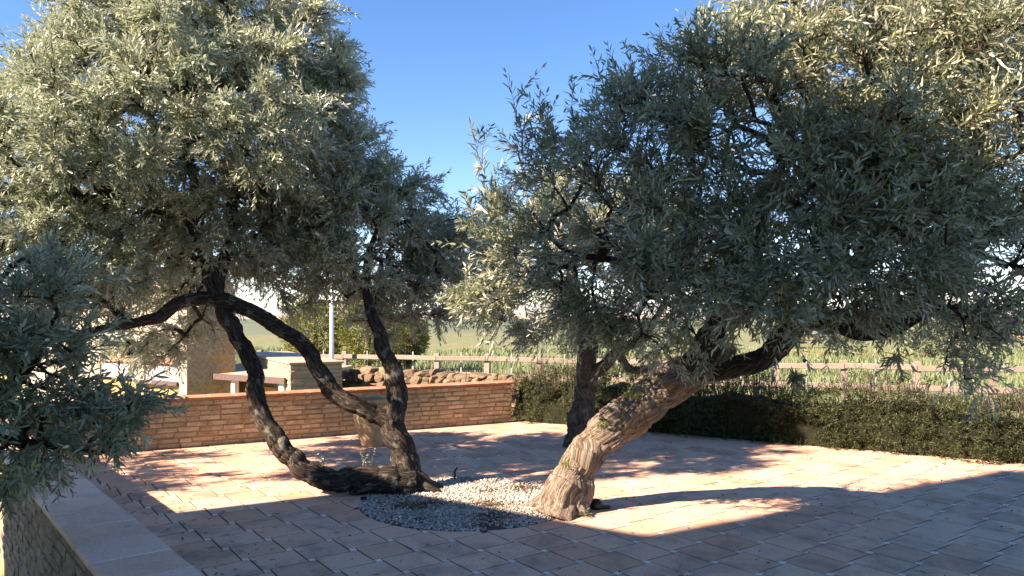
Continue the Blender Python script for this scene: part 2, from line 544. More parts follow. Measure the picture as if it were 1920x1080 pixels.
def terrace():
    slab = MB()
    q = lambda v: (v.x, v.y)
    h1 = HEDGE0 + HN * 0.25
    poly = [q(CORNER + B * 0.05 + NN * 0.05), q(CORNER + NN * 0.05 + NW * NW_LEN), (9.2, 0.6), q(HEDGE1 + HN * 0.25), q(h1)]
    # fan of triangles is wrong for a concave outline: this outline is convex
    slab.prism(poly, -0.05, -0.0032)
    t = tag(slab.build('terrace', M['grout']), kind='structure')
    g = 0.012
    def tile_mesh(sz):
        h = sz / 2
        c = 0.0018
        mb = MB()
        vs = []
        for z, i in ((-0.012, 0), (-c, 0), (0, c)):
            vs += [(-h + i, -h + i, z), (h - i, -h + i, z), (h - i, h - i, z), (-h + i, h - i, z)]
        fs = [(8, 9, 10, 11)]
        for k in range(2):
            for j in range(4):
                a0, a1 = k * 4 + j, k * 4 + (j + 1) % 4
                fs.append((a0, a1, a1 + 4, a0 + 4))
        mb.add(vs, fs)
        return mb, mb.mesh('floor_tile')
    mbt, met = tile_mesh(ta - g)
    mbi, mei = tile_mesh(tb - 0.004)
    met.materials.append(M['tile']); mei.materials.append(M['inset'])
    tiles, insets, cut = [], [], []
    for i in range(-40, 60):
        for j in range(-40, 60):
            o = ORIG + U1 * i + U2 * j
            ci = o + (e1 + e2) * tb / 2
            ct = o + e1 * (tb + ta / 2) + e2 * (tb - ta / 2) + e2 * 0
            # large square hangs from the inset's right side
            if on_terrace(ci) and (ci - GC).length > GR + 0.03: insets.append(ci)
            if on_terrace(ct):
                hs = (ta - g) / 2
                poly = [ct + e1 * sx * hs + e2 * sy * hs for sx, sy in ((-1, -1), (1, -1), (1, 1), (-1, 1))]
                c = clip_circle(poly)
                if c is None: continue
                if c is poly: tiles.append(ct)
                else: cut.append(c)
    def seen(p):
        return p.y > 4.3 and abs(p.x) < p.y * 0.70
    ang = math.atan2(e1.y, e1.x)
    tiles.sort(key=lambda p: (not seen(p), p.length))
    insets.sort(key=lambda p: (not seen(p), p.length))
    for lst, me, mb, nm, lim in ((tiles, met, mbt, 'floor_tile', 285), (insets, mei, mbi, 'corner_inset', 200)):
        rest = MB()
        for k, p in enumerate(lst):
            dz = random.uniform(-0.0010, 0.0012) + (0.0006 if nm == 'corner_inset' else 0)
            tx, ty = random.gauss(0, 0.0025), random.gauss(0, 0.0025)
            rz = ang + random.gauss(0, 0.006)
            if k < lim:
                o = link(nm, me, None, t)
                o.location = (p.x, p.y, dz); o.rotation_euler = (tx, ty, rz)
            else:
                c, s = math.cos(rz), math.sin(rz)
                rest.add([(p.x + c * v[0] - s * v[1], p.y + s * v[0] + c * v[1], v[2] + dz + ty * -v[0] + tx * v[1]) for v in mb.v], mb.f)
        tag(rest.build(nm + '_field', M['tile'] if nm == 'floor_tile' else M['inset'], t), kind='stuff')
    for c in cut:
        mb = MB()
        mb.prism([(p.x, p.y) for p in c], -0.012, random.uniform(-0.0015, 0.001))
        mb.build('cut_floor_tile', M['tile'], t)
    return t


TERRACE = terrace()

# ------------------------------------------------------------------ round gravel bed
def pebble_mesh(pts, sizes, flat=0.6):
    base = np.array([(1, 0, 0), (-1, 0, 0), (0, 1, 0), (0, -1, 0), (0, 0, 1), (0, 0, -1)], float)
    tri = np.array([(0, 2, 4), (2, 1, 4), (1, 3, 4), (3, 0, 4), (2, 0, 5), (1, 2, 5), (3, 1, 5), (0, 3, 5)])
    n = len(pts)
    v = base[None] * (1 + rng.normal(0, 0.16, (n, 6, 1)))
    v = v * (sizes[:, None, None] * np.stack([rng.uniform(0.8, 1.5, n), rng.uniform(0.6, 1.0, n), rng.uniform(0.5, 0.9, n)], 1)[:, None, :])
    a = rng.uniform(0, 2 * np.pi, n); c, s = np.cos(a), np.sin(a)
    t = rng.normal(0, 0.4, n); ct, st = np.cos(t), np.sin(t)
    x, y, z = v[..., 0], v[..., 1], v[..., 2]
    x, z = x * ct[:, None] - z * st[:, None], x * st[:, None] + z * ct[:, None]
    v = np.stack([x * c[:, None] - y * s[:, None], x * s[:, None] + y * c[:, None], z], 2) + pts[:, None, :]
    F = (tri[None] + (np.arange(n) * 6)[:, None, None]).reshape(-1, 3)
    return v.reshape(-1, 3), F


def gravel():
    t = empty('gravel_bed', (GC.x, GC.y, 0))
    tag(t, 'round bed of white gravel set into the terrace between the two leaning trunks', 'gravel bed')
    mb = MB()
    ring = [(GC.x + math.cos(a) * (GR + 0.004), GC.y + math.sin(a) * (GR + 0.004)) for a in np.linspace(0, 2 * math.pi, 97)[:-1]]
    mb.prism(ring, -0.05, -0.004)
    mb.build('soil', M['soil'], t)
    n = 19000
    r = np.sqrt(rng.uniform(0, 1, n)) * (GR - 0.006)
    a = rng.uniform(0, 2 * np.pi, n)
    p = np.stack([GC.x + r * np.cos(a), GC.y + r * np.sin(a), rng.uniform(-0.004, 0.010, n)], 1)
    dens = np.array([noise.noise(Vector((q[0] * 3.2, q[1] * 3.2, 0.7))) for q in p])
    p = p[dens + rng.normal(0, 0.14, n) > -0.36]
    V, F = pebble_mesh(p, 0.006 + 0.011 * rng.uniform(0, 1, len(p)) ** 2.2)
    tag(link('pebbles', np_mesh('pebbles', V, F), M['gravel'], t), kind='stuff')


gravel()

# ------------------------------------------------------------------ low brick walls
brick_cache = {}
def brick_mesh(L, H, D, mat):
    k = (round(L, 3), mat.name)
    if k not in brick_cache:
        lst = []
        for v in range(6):
            mb = MB().box((0, 0, 0), (L, D, H), bev=0.005)
            mb.v = [(x + random.gauss(0, 0.0035), y + random.gauss(0, 0.0022), z + random.gauss(0, 0.0028)) for x, y, z in mb.v]
            me = mb.mesh('brick'); me.materials.append(mat)
            lst.append(me)
        brick_cache[k] = lst
    return random.choice(brick_cache[k])


def lay_bricks(parent, start, d, nrm, length, z0, courses, pitch, mat, BL=0.235, J=0.02, stuff=False, shift=0.0):
    """one face of bricks, standing 8 mm proud of the core"""
    ang = math.atan2(d.y, d.x)
    H = pitch - 0.017
    joined = MB()
    for c in range(courses):
        off = (0.5 if c % 2 else 0.0) * (BL + J) + random.uniform(-0.05, 0.05)
        x = -off
        while x < length - 0.03:
            L = BL + random.choice((0, 0, 0, -0.02, 0.015, -0.11))
            a, b = max(x, 0.0), min(x + L, length)
            x += L + J + random.uniform(-0.004, 0.006)
            if b - a < 0.04: continue
            L2 = round((b - a) / 0.005) * 0.005
            p = start + d * ((a + b) / 2) + nrm * (-0.03 - 0.008 + random.uniform(-0.004, 0.006))
            z = z0 + (c + 0.5) * pitch + random.gauss(0, 0.0028)
            tilt = random.gauss(0, 0.014)
            if stuff:
                joined.box((p.x, p.y, z), (L2, 0.06, H), (d.x, d.y), 0.005)
            else:
                o = link('brick', brick_mesh(L2, H, 0.06, mat), None, parent)
                o.location = (p.x, p.y, z); o.rotation_euler = (0, tilt, ang)
    if stuff:
        tag(joined.build('brick_facing', mat, parent), kind='stuff')


def caps(parent, start, d, nrm, length, piece, width, z, th, mat, over):
    """cap slabs laid along d; nrm points to the visible side; the wall is 0.29 thick away from nrm"""
    ang = math.atan2(d.y, d.x)
    n = int(round(length / piece))
    piece = length / n
    for k in range(n):
        mb = MB().box((0, 0, 0), (piece - 0.008, width, th), bev=0.004)
        o = mb.build('cap_tile', mat, parent)
        c = start + d * (piece * (k + 0.5)) + nrm * (over - width / 2)
        o.location = (c.x, c.y, z + th / 2 + random.uniform(0, 0.0015))
        o.rotation_euler = (random.gauss(0, 0.004), random.gauss(0, 0.003), ang + random.gauss(0, 0.004))


TH = 0.29
def back_wall():
    t = empty('back_wall', CORNER + A * WALL_LEN / 2)
    tag(t, 'long low buff brick wall with terracotta cap behind the clay pot', 'wall')
    mb = MB()
    c = CORNER + A * (WALL_LEN / 2) + B * (TH / 2)
    mb.box((c.x, c.y, (WALL_H - 2.1) / 2), (WALL_LEN - 0.03, TH - 0.03, WALL_H + 2.1), A)
    mb.build('mortar_core', M['mortar'], t)
    F = -B
    lay_bricks(t, CORNER + A * 0.3, A, F, WALL_LEN - 0.3, -0.005, 9, 0.0642, M['brick'])
    lay_bricks(t, CORNER + A * WALL_LEN, B, A, TH, -0.005, 9, 0.0642, M['brick'], stuff=True)
    caps(t, CORNER, A, F, WALL_LEN + 0.03, 0.31, TH + 0.07, WALL_H + 0.006, 0.03, M['cap_old'], 0.035)


def near_wall():
    t = empty('side_wall', CORNER + NW * NW_LEN / 2)
    tag(t, 'low brick wall topped with smooth pink cap tiles at the lower left corner', 'wall')
    mb = MB()
    c = CORNER + NW * (NW_LEN / 2 + 0.01) + NN * (TH / 2)
    mb.box((c.x, c.y, (0.565 - 0.75) / 2), (NW_LEN - 0.02, TH - 0.03, 0.565 + 0.75), NW)
    mb.build('mortar_core', M['mortar'], t)
    s = CORNER + NN * TH
    lay_bricks(t, s + NW * 4.2, NW, NN, 2.9, -0.2, 12, 0.0637, M['brick_weathered'])
    lay_bricks(t, s, NW, NN, 4.18, -0.2, 12, 0.0637, M['brick_weathered'], stuff=True)
    lay_bricks(t, s + NW * 7.12, NW, NN, 1.85, -0.2, 12, 0.0637, M['brick_weathered'], stuff=True)
    lay_bricks(t, CORNER, NW, -NN, NW_LEN, 0.0, 9, 0.0625, M['brick'], stuff=True)
    caps(t, s + NW * 0.09, NW, NN, NW_LEN - 0.09, 0.31, TH + 0.03, 0.572, 0.026, M['cap'], 0.015)


back_wall()
near_wall()

# ------------------------------------------------------------------ leaves
def leaves_mesh(name, base, axis, nrm, length, width, fold=0.25):
    """folded lance-shaped leaves; two quads each"""
    n = len(base)
    axis = axis / np.linalg.norm(axis, axis=1, keepdims=True)
    side = np.cross(nrm, axis)
    side /= np.linalg.norm(side, axis=1, keepdims=True) + 1e-9
    up = np.cross(axis, side)
    L, W = length[:, None], width[:, None]
    curl = rng.uniform(-0.12, 0.1, n)[:, None] * L
    tip = base + axis * L + up * curl
    V = np.empty((n, 6, 3))
    V[:, 0] = base
    V[:, 1] = base + axis * L * 0.32 + side * W + up * W * fold
    V[:, 2] = base + axis * L * 0.70 + side * W * 0.82 + up * (W * fold + curl * 0.5)
    V[:, 3] = tip
    V[:, 4] = base + axis * L * 0.70 - side * W * 0.82 + up * (W * fold + curl * 0.5)
    V[:, 5] = base + axis * L * 0.32 - side * W + up * W * fold
    k = (np.arange(n) * 6)[:, None]
    F = np.concatenate([k + np.array([[0, 3, 2, 1]]), k + np.array([[0, 5, 4, 3]])], 0)
    return np_mesh(name, V.reshape(-1, 3), F)


def unit(v):
    return v / (np.linalg.norm(v, axis=-1, keepdims=True) + 1e-9)


def prisms(P0, P1, r0, r1, sides=3):
    """thin tapered stems between points"""
    n = len(P0)
    d = unit(P1 - P0)
    ref = np.where(np.abs(d[:, 2:3]) < 0.9, np.array([[0, 0, 1.0]]), np.array([[1.0, 0, 0]]))
    u = unit(np.cross(d, ref)); w = np.cross(d, u)
    V = np.empty((n, 2 * sides, 3))
    for i in range(sides):
        a = 2 * math.pi * i / sides
        o = u * math.cos(a) + w * math.sin(a)
        V[:, i] = P0 + o * r0[:, None]
        V[:, sides + i] = P1 + o * r1[:, None]
    k = (np.arange(n) * 2 * sides)[:, None]
    F = np.concatenate([k + np.array([[i, (i + 1) % sides, sides + (i + 1) % sides, sides + i]]) for i in range(sides)], 0)
    return V.reshape(-1, 3), F


def shoots(org, d, length, nseg=5, droop=0.25, pairs=11, leaf_len=0.058, leaf_w=0.0062, keep=0.9, bare=0.12):
    """leafy shoots: returns stem (V, F) and leaf arrays"""
    n = len(org)
    pts = [org]
    cur = d.copy()
    bend = rng.normal(0, 0.16, (n, 3)) + np.array([0, 0, -droop / nseg])
    for s in range(nseg):
        cur = unit(cur + bend + rng.normal(0, 0.05, (n, 3)))
        pts.append(pts[-1] + cur * (length / nseg)[:, None])
    pts = np.stack(pts, 1)
    kp = pts[:, [0, nseg // 2, nseg]]
    P0, P1 = kp[:, :-1].reshape(-1, 3), kp[:, 1:].reshape(-1, 3)
    fr = np.array([1, 0.65, 0.25])
    r0 = np.tile(fr[:-1], n) * 0.0028; r1 = np.tile(fr[1:], n) * 0.0028
    SV, SF = prisms(P0, P1, r0, r1)
    Bs, Ax, Nr, Ln, Wd = [], [], [], [], []
    phase = rng.uniform(0, np.pi, n)
    for k in range(pairs):
        f = bare + (1 - bare) * (k + 0.5) / pairs
        x = f * nseg
        i = min(int(x), nseg - 1)
        q = pts[:, i] + (pts[:, i + 1] - pts[:, i]) * (x - i)
        tdir = unit(pts[:, i + 1] - pts[:, i])
        ref = np.where(np.abs(tdir[:, 2:3]) < 0.9, np.array([[0, 0, 1.0]]), np.array([[1.0, 0, 0]]))
        u = unit(np.cross(tdir, ref)); w = np.cross(tdir, u)
        for sgn in (0, np.pi):
            a = phase + (k % 2) * np.pi / 2 + sgn + rng.normal(0, 0.35, n)
            sd = u * np.cos(a)[:, None] + w * np.sin(a)[:, None]
            op = rng.normal(0.95, 0.28, n)[:, None] * (1.0 - 0.4 * f)
            ax = unit(tdir * np.cos(op) + sd * np.sin(op) + np.array([0, 0, -0.12]))
            nr = unit(tdir * np.sin(op) - sd * np.cos(op) + rng.normal(0, 0.3, (n, 3)))
            ok = rng.uniform(0, 1, n) < keep
            sz = (0.72 + 0.5 * math.sin(math.pi * min(1, f * 0.95 + 0.1))) * rng.uniform(0.75, 1.15, n)
            Bs.append(q[ok]); Ax.append(ax[ok]); Nr.append(nr[ok])
            Ln.append((leaf_len * sz)[ok]); Wd.append((leaf_w * (0.8 + 0.2 * sz) * rng.uniform(0.85, 1.2, n))[ok])
    return (SV, SF), [np.concatenate(x, 0) for x in (Bs, Ax, Nr, Ln, Wd)], pts


# ------------------------------------------------------------------ gnarled limbs
def catmull(pts, rad, step):
    out_p, out_r = [], []
    n = len(pts)
    for i in range(n - 1):
        p0, p1, p2, p3 = pts[max(i - 1, 0)], pts[i], pts[i + 1], pts[min(i + 2, n - 1)]
        m = max(2, int((p2 - p1).length / step))
        for k in range(m):
            t = k / m
            q = 0.5 * ((2 * p1) + (p2 - p0) * t + (2 * p0 - 5 * p1 + 4 * p2 - p3) * t * t + (3 * p1 - p0 - 3 * p2 + p3) * t ** 3)
            out_p.append(q); out_r.append(rad[i] + (rad[i + 1] - rad[i]) * (t * t * (3 - 2 * t)))
    out_p.append(pts[-1]); out_r.append(rad[-1])
    return out_p, out_r


def limb(store, pts, rad, sides=24, step=0.03, rough=0.16, lump=0.16, twist=2.0, seed=0.0, flare=0.0, grain=3.0, knob=0.1, crook=0.45, girth=0.13, long=1.0):
    """adds a gnarled tube with bark ridges running along it"""
    V, F, G = store
    ps, rs = catmull([Vector(p) for p in pts], rad, step)
    acc = 0.0
    for i in range(len(ps)):                     # crooked course, uneven girth
        if i: acc += (ps[i] - ps[i - 1]).length
        e = min(1.0, acc / 0.25)
        w_ = Vector([noise.noise(Vector((acc * 4.2, seed + 5 * j, 0.3))) + 0.5 * noise.noise(Vector((acc * 10, seed + 5 * j, 7.3))) for j in range(3)])
        ps[i] = ps[i] + w_ * (crook * rs[i] * e)
        rs[i] = rs[i] * (1 + girth * noise.noise(Vector((acc * 3.2, seed, 9.1))) * e)
    base = len(V)
    up = None
    s = 0.0
    for i, p in enumerate(ps):
        t = (ps[min(i + 1, len(ps) - 1)] - ps[max(i - 1, 0)]).normalized()
        if up is None:
            up = t.orthogonal().normalized()
        up = (up - t * up.dot(t)).normalized()
        w = t.cross(up)
        if i: s += (ps[i] - ps[i - 1]).length
        for k in range(sides):
            a = 2 * math.pi * k / sides
            ca, sa = math.cos(a + s * twist), math.sin(a + s * twist)
            rr = rs[i]
            n1 = noise.noise(Vector((ca * grain, sa * grain, s * 2.2 * long + seed)))
            n2 = noise.noise(Vector((ca * grain * 2.6, sa * grain * 2.6, s * 5.0 * long + seed + 7)))
            n3 = noise.noise(Vector((math.cos(a) * 0.9, math.sin(a) * 0.9, s * 3.2 + seed + 19)))
            n4 = noise.noise(Vector((ca * 9, sa * 9, s * 16 * long + seed)))
            rid = 0.75 * (0.5 - abs(n1)) * 1.1 + 0.5 * (0.4 - abs(n2)) + 0.22 * n4
            n5 = noise.noise(Vector((math.cos(a) * 2.2, math.sin(a) * 2.2, s * 5 + seed + 31)))
            n6 = noise.noise(Vector((ca * 5, sa * 5, s * 11 + seed + 3)))
            r2 = rr * (1 + rough * rid + lump * n3 + knob * (n5 + 0.6 * (0.3 - abs(n6))))
            if flare: r2 *= 1 + flare * math.exp(-s / 0.16) * (1 + 0.7 * math.sin(a * 3 + seed) + 0.4 * math.sin(a * 5 + 1))
            q = p + up * math.cos(a) * r2 + w * math.sin(a) * r2
            V.append((q.x, q.y, q.z))
            G.append((ca * rr * 2.2, sa * rr * 2.2, s * 0.35 + seed))
    n = len(ps)
    for i in range(n - 1):
        for k in range(sides):
            a0, a1 = base + i * sides + k, base + i * sides + (k + 1) % sides
            F.append((a0, a1, a1 + sides, a0 + sides))
    # closed ends
    for e, flip in ((0, True), (n - 1, False)):
        c = len(V)
        V.append(tuple(ps[e])); G.append((0, 0, s))
        for k in range(sides):
            a0, a1 = base + e * sides + k, base + e * sides + (k + 1) % sides
            F.append((a1, a0, c, c) if flip else (a0, a1, c, c))


def limb_mesh(name, store):
    V, F, G = store
    me = bpy.data.meshes.new(name)
    me.from_pydata(V, [], [f if f[2] != f[3] else f[:3] for f in F])
    at = me.attributes.new('grain', 'FLOAT_VECTOR', 'POINT')
    at.data.foreach_set('vector', np.array(G, np.float32).ravel())
    me.polygons.foreach_set('use_smooth', [True] * len(me.polygons))
    me.update()
    return me


def ellip_points(blobs, n, shell=0.45):
    """points spread through the crown's clumps, more of them towards the outside"""
    vol = np.array([b[1][0] * b[1][1] * b[1][2] * (b[2] if len(b) > 2 else 1.0) for b in blobs]) ** 0.85
    pick = rng.choice(len(blobs), n, p=vol / vol.sum())
    c = np.array([tuple(b[0]) for b in blobs])[pick]
    r = np.array([b[1] for b in blobs])[pick]
    d = unit(rng.normal(0, 1, (n, 3)))
    rad = rng.uniform(0, 1, n) ** shell
    return c + d * r * rad[:, None]


def grow_branches(limbs, targets, cone=0.55):
    """joins every target to the nearest wood grown so far; limbs: list of (points, radii)"""
    nodes, par = [], []
    for pts, rad in limbs:
        ps, rs = catmull([Vector(p) for p in pts], rad, 0.12)
        h = len(ps) // 4
        for k, p in enumerate(ps):
            if k >= h: nodes.append(np.array(p)); par.append(-1)
    nroot = len(nodes)
    T = list(targets)
    root = np.array(nodes)
    d = [np.min(np.linalg.norm(root - t, axis=1)) for t in T]
    order = np.argsort(d)
    plen = np.zeros(nroot + 4 * len(T) + 10)
    arr = np.zeros((nroot + 4 * len(T) + 10, 3))
    arr[:nroot] = root
    cnt = nroot
    tips = []
    for i in order:
        t = T[i]
        dist = np.linalg.norm(arr[:cnt] - t, axis=1)
        cost = dist + 0.22 * plen[:cnt]
        j = int(np.argmin(cost))
        # two bent pieces
        L = dist[j]
        prev = j
        nmid = 1 if L < 0.35 else 2
        for m in range(nmid):
            f = (m + 1) / (nmid + 1)
            q = arr[j] + (t - arr[j]) * f + rng.normal(0, 0.07 * L, 3) + np.array([0, 0, 0.1 * L * math.sin(math.pi * f)])
            arr[cnt] = q; par.append(prev); plen[cnt] = plen[j] + L * f
            prev = cnt; cnt += 1
        arr[cnt] = t; par.append(prev); plen[cnt] = plen[j] + L
        tips.append(cnt); cnt += 1
    par = np.array(par)
    load = np.zeros(cnt)
    for t in tips: load[t] += 1
    for k in range(cnt - 1, nroot - 1, -1):
        if par[k] >= 0: load[par[k]] += load[k]
    idx = np.arange(nroot, cnt)
    return arr[:cnt], par, load, idx, nroot


def olive_tree(name, label, base, limbs, blobs, n_nodes, n_twigs, leafm, barkm, leaf_len=0.058, leaf_w=0.0062, twig_len=(0.2, 0.42),
               centre=None, upness=0.55, droop=0.25, pairs=11, wood=None, fruit=0, extra=None, hang=None):
    root = empty(name, base)
    tag(root, label, 'olive tree')
    st = ([], [], [])
    for k, (pts, rad, kw) in enumerate(limbs):
        limb(st, pts, rad, seed=k * 11.3 + len(name), **kw)
    for k, (pts, rad) in enumerate(wood or ()):
        limb(st, pts, rad, seed=k * 3.7 + 2, sides=18, step=0.02, rough=0.3, lump=0.25)
    link('trunk', limb_mesh('trunk', st), barkm, root)
    tg = ellip_points(blobs, n_nodes)
    arr, par, load, idx, nroot = grow_branches([(p, r) for p, r, kw in limbs], tg)
    r_of = lambda l: np.clip(0.0042 * np.sqrt(l), 0.004, 0.05)
    P0, P1 = arr[par[idx]], arr[idx]
    r1 = r_of(load[idx])
    r0 = np.where(par[idx] >= nroot, r_of(load[par[idx]]), r1 * 1.3)
    r0 = np.minimum(r0, r1 * 1.6)
    V, F = prisms(P0, P1, r0, r1, 6)
    me = np_mesh('branches', V, F, True)
    at = me.attributes.new('grain', 'FLOAT_VECTOR', 'POINT')
    at.data.foreach_set('vector', np.asarray(V * np.array([1, 1, 0.4]), np.float32).ravel())
    link('branches', me, barkm if barkm is not M['bark_pale'] else M['bark_grey'], root)['kind'] = 'stuff'
    # shoots start along the outer pieces of wood
    thin = idx[load[idx] <= 6]
    e = rng.choice(thin, n_twigs)
    f = rng.uniform(0.1, 1, n_twigs)[:, None]
    org = arr[par[e]] * (1 - f) + arr[e] * f
    c = np.array(centre) if centre is not None else np.mean(tg, 0)
    out = unit(org - c)
    along = unit(arr[e] - arr[par[e]])
    d = unit(out * 0.65 + along * 0.45 + rng.normal(0, 0.5, (n_twigs, 3)) + np.array([0, 0, upness]))
    ln = rng.uniform(*twig_len, n_twigs)
    if extra is not None:                      # long single shoots that stick out of the outline
        o2 = np.array([tuple(x[0]) for x in extra]); d2 = unit(np.array([tuple(x[1]) for x in extra])); l2 = np.array([x[2] for x in extra])
        org, d, ln = np.concatenate([org, o2]), np.concatenate([d, d2]), np.concatenate([ln, l2])
    dr = droop
    (SV, SF), (Bs, Ax, Nr, Ln, Wd), pts = shoots(org, d, ln, 5, dr, pairs, leaf_len, leaf_w)
    link('twigs', np_mesh('twigs', SV, SF), M['dry_twig'], root)['kind'] = 'stuff'
    crown = link('crown', leaves_mesh('crown', Bs, Ax, Nr, Ln, Wd), leafm, root)
    crown['kind'] = 'stuff'
    if fruit:
        k = rng.choice(len(Bs), fruit * 3)
        k = k[np.argsort(Bs[k][:, 1])[:fruit]]
        mb = MB()
        for q in Bs[k]:
            r = random.uniform(0.0075, 0.0105)
            vs, fs = [], []
            for a in range(1, 5):
                for b in range(7):
                    th, ph = math.pi * a / 5, 2 * math.pi * b / 7
                    vs.append((q[0] + r * math.sin(th) * math.cos(ph), q[1] + r * math.sin(th) * math.sin(ph), q[2] - 0.016 + 1.3 * r * math.cos(th)))
            for a in range(3):
                for b in range(7):
                    i, j = a * 7 + b, a * 7 + (b + 1) % 7
                    fs.append((i, i + 7, j + 7, j))
            fs += [tuple(range(7)), tuple(range(27, 20, -1))]
            mb.add(vs, fs)
        mb.build('olives', M['fruit'], root, True)['kind'] = 'stuff'
    return root


def chain(*pp):
    """(x, y, Y, radius) pixels to points and radii"""
    return [P(x, y, Y) for x, y, Y, r in pp], [r for x, y, Y, r in pp]


def roots(c, n, r0, reach, a0=0.0, z=0.14):
    out = []
    for k in range(n):
        a = a0 + 2 * math.pi * k / n + random.uniform(-0.35, 0.35)
        d = Vector((math.cos(a), math.sin(a), 0)); w = Vector((-d.y, d.x, 0)) * random.uniform(-0.06, 0.06)
        L = reach * random.uniform(0.75, 1.25)
        q = r0 * random.uniform(0.8, 1.15)
        out.append(([c + d * 0.02 + Vector((0, 0, z * 1.3)), c + d * L * 0.45 + w + Vector((0, 0, z * 0.5)), c + d * L * 0.8 + Vector((0, 0, 0.0)), c + d * L * 1.1 - w + Vector((0, 0, -0.06))], [q * 1.2, q, q * 0.7, q * 0.35]))
    return out


TH_ = dict(sides=40, step=0.016, rough=0.34, lump=0.2)
SM = dict(sides=14, step=0.05, rough=0.16, lump=0.16)

# left tree: one stem lies along the ground and rises, the other forks into a loop
L1 = chain((768, 908, 6.88, 0.1204), (735, 902, 6.8, 0.1118), (680, 900, 6.76, 0.1015), (625, 899, 6.74, 0.0903), (575, 884, 6.74, 0.0843), (535, 848, 6.76, 0.0791), (503, 805, 6.8, 0.0757),
           (484, 762, 6.86, 0.0740), (482, 712, 6.92, 0.0688), (466, 668, 6.98, 0.0671), (440, 620, 7.02, 0.0636), (414, 575, 7.06, 0.0636), (402, 530, 7.06, 0.0619), (385, 475, 7.06, 0.0516), (372, 455, 7.06, 0.0447), (372, 400, 7.05, 0.0387), (360, 330, 7.05, 0.0301), (330, 230, 7.0, 0.0172))
L2 = chain((768, 930, 6.95, 0.1376), (765, 880, 6.97, 0.1161), (752, 835, 7.0, 0.1015), (738, 795, 7.03, 0.0903), (744, 750, 7.06, 0.0817), (737, 700, 7.1, 0.0705), (718, 655, 7.16, 0.0619), (702, 600, 7.25, 0.0516), (690, 550, 7.35, 0.0387), (690, 480, 7.5, 0.0258), (720, 400, 7.6, 0.0129))
L3 = chain((745, 800, 7.02, 0.0774), (705, 775, 7.0, 0.0817), (660, 757, 7.0, 0.0731), (620, 728, 7.02, 0.0688), (593, 690, 7.04, 0.0671), (568, 650, 7.05, 0.0654), (525, 617, 7.06, 0.0619), (475, 587, 7.06, 0.0602), (425, 566, 7.06, 0.0645), (380, 560, 7.02, 0.0516), (335, 566, 6.95, 0.0473), (300, 592, 6.9, 0.0482), (255, 603, 6.8, 0.0387), (190, 618, 6.7, 0.0344), (110, 632, 6.6, 0.0258))
L4 = chain((376, 470, 7.06, 0.05), (350, 404, 7.0, 0.04), (310, 402, 6.9, 0.034), (270, 396, 6.8, 0.026), (200, 360, 6.7, 0.015))
L5 = chain((405, 545, 7.06, 0.06), (430, 440, 7.3, 0.04), (445, 330, 7.4, 0.032), (450, 210, 7.4, 0.024), (500, 100, 7.4, 0.014))
L6 = chain((240, 606, 6.8, 0.03), (200, 570, 6.75, 0.025), (150, 540, 6.6, 0.016))
LROOT = Vector((-0.93, 6.93, 0))
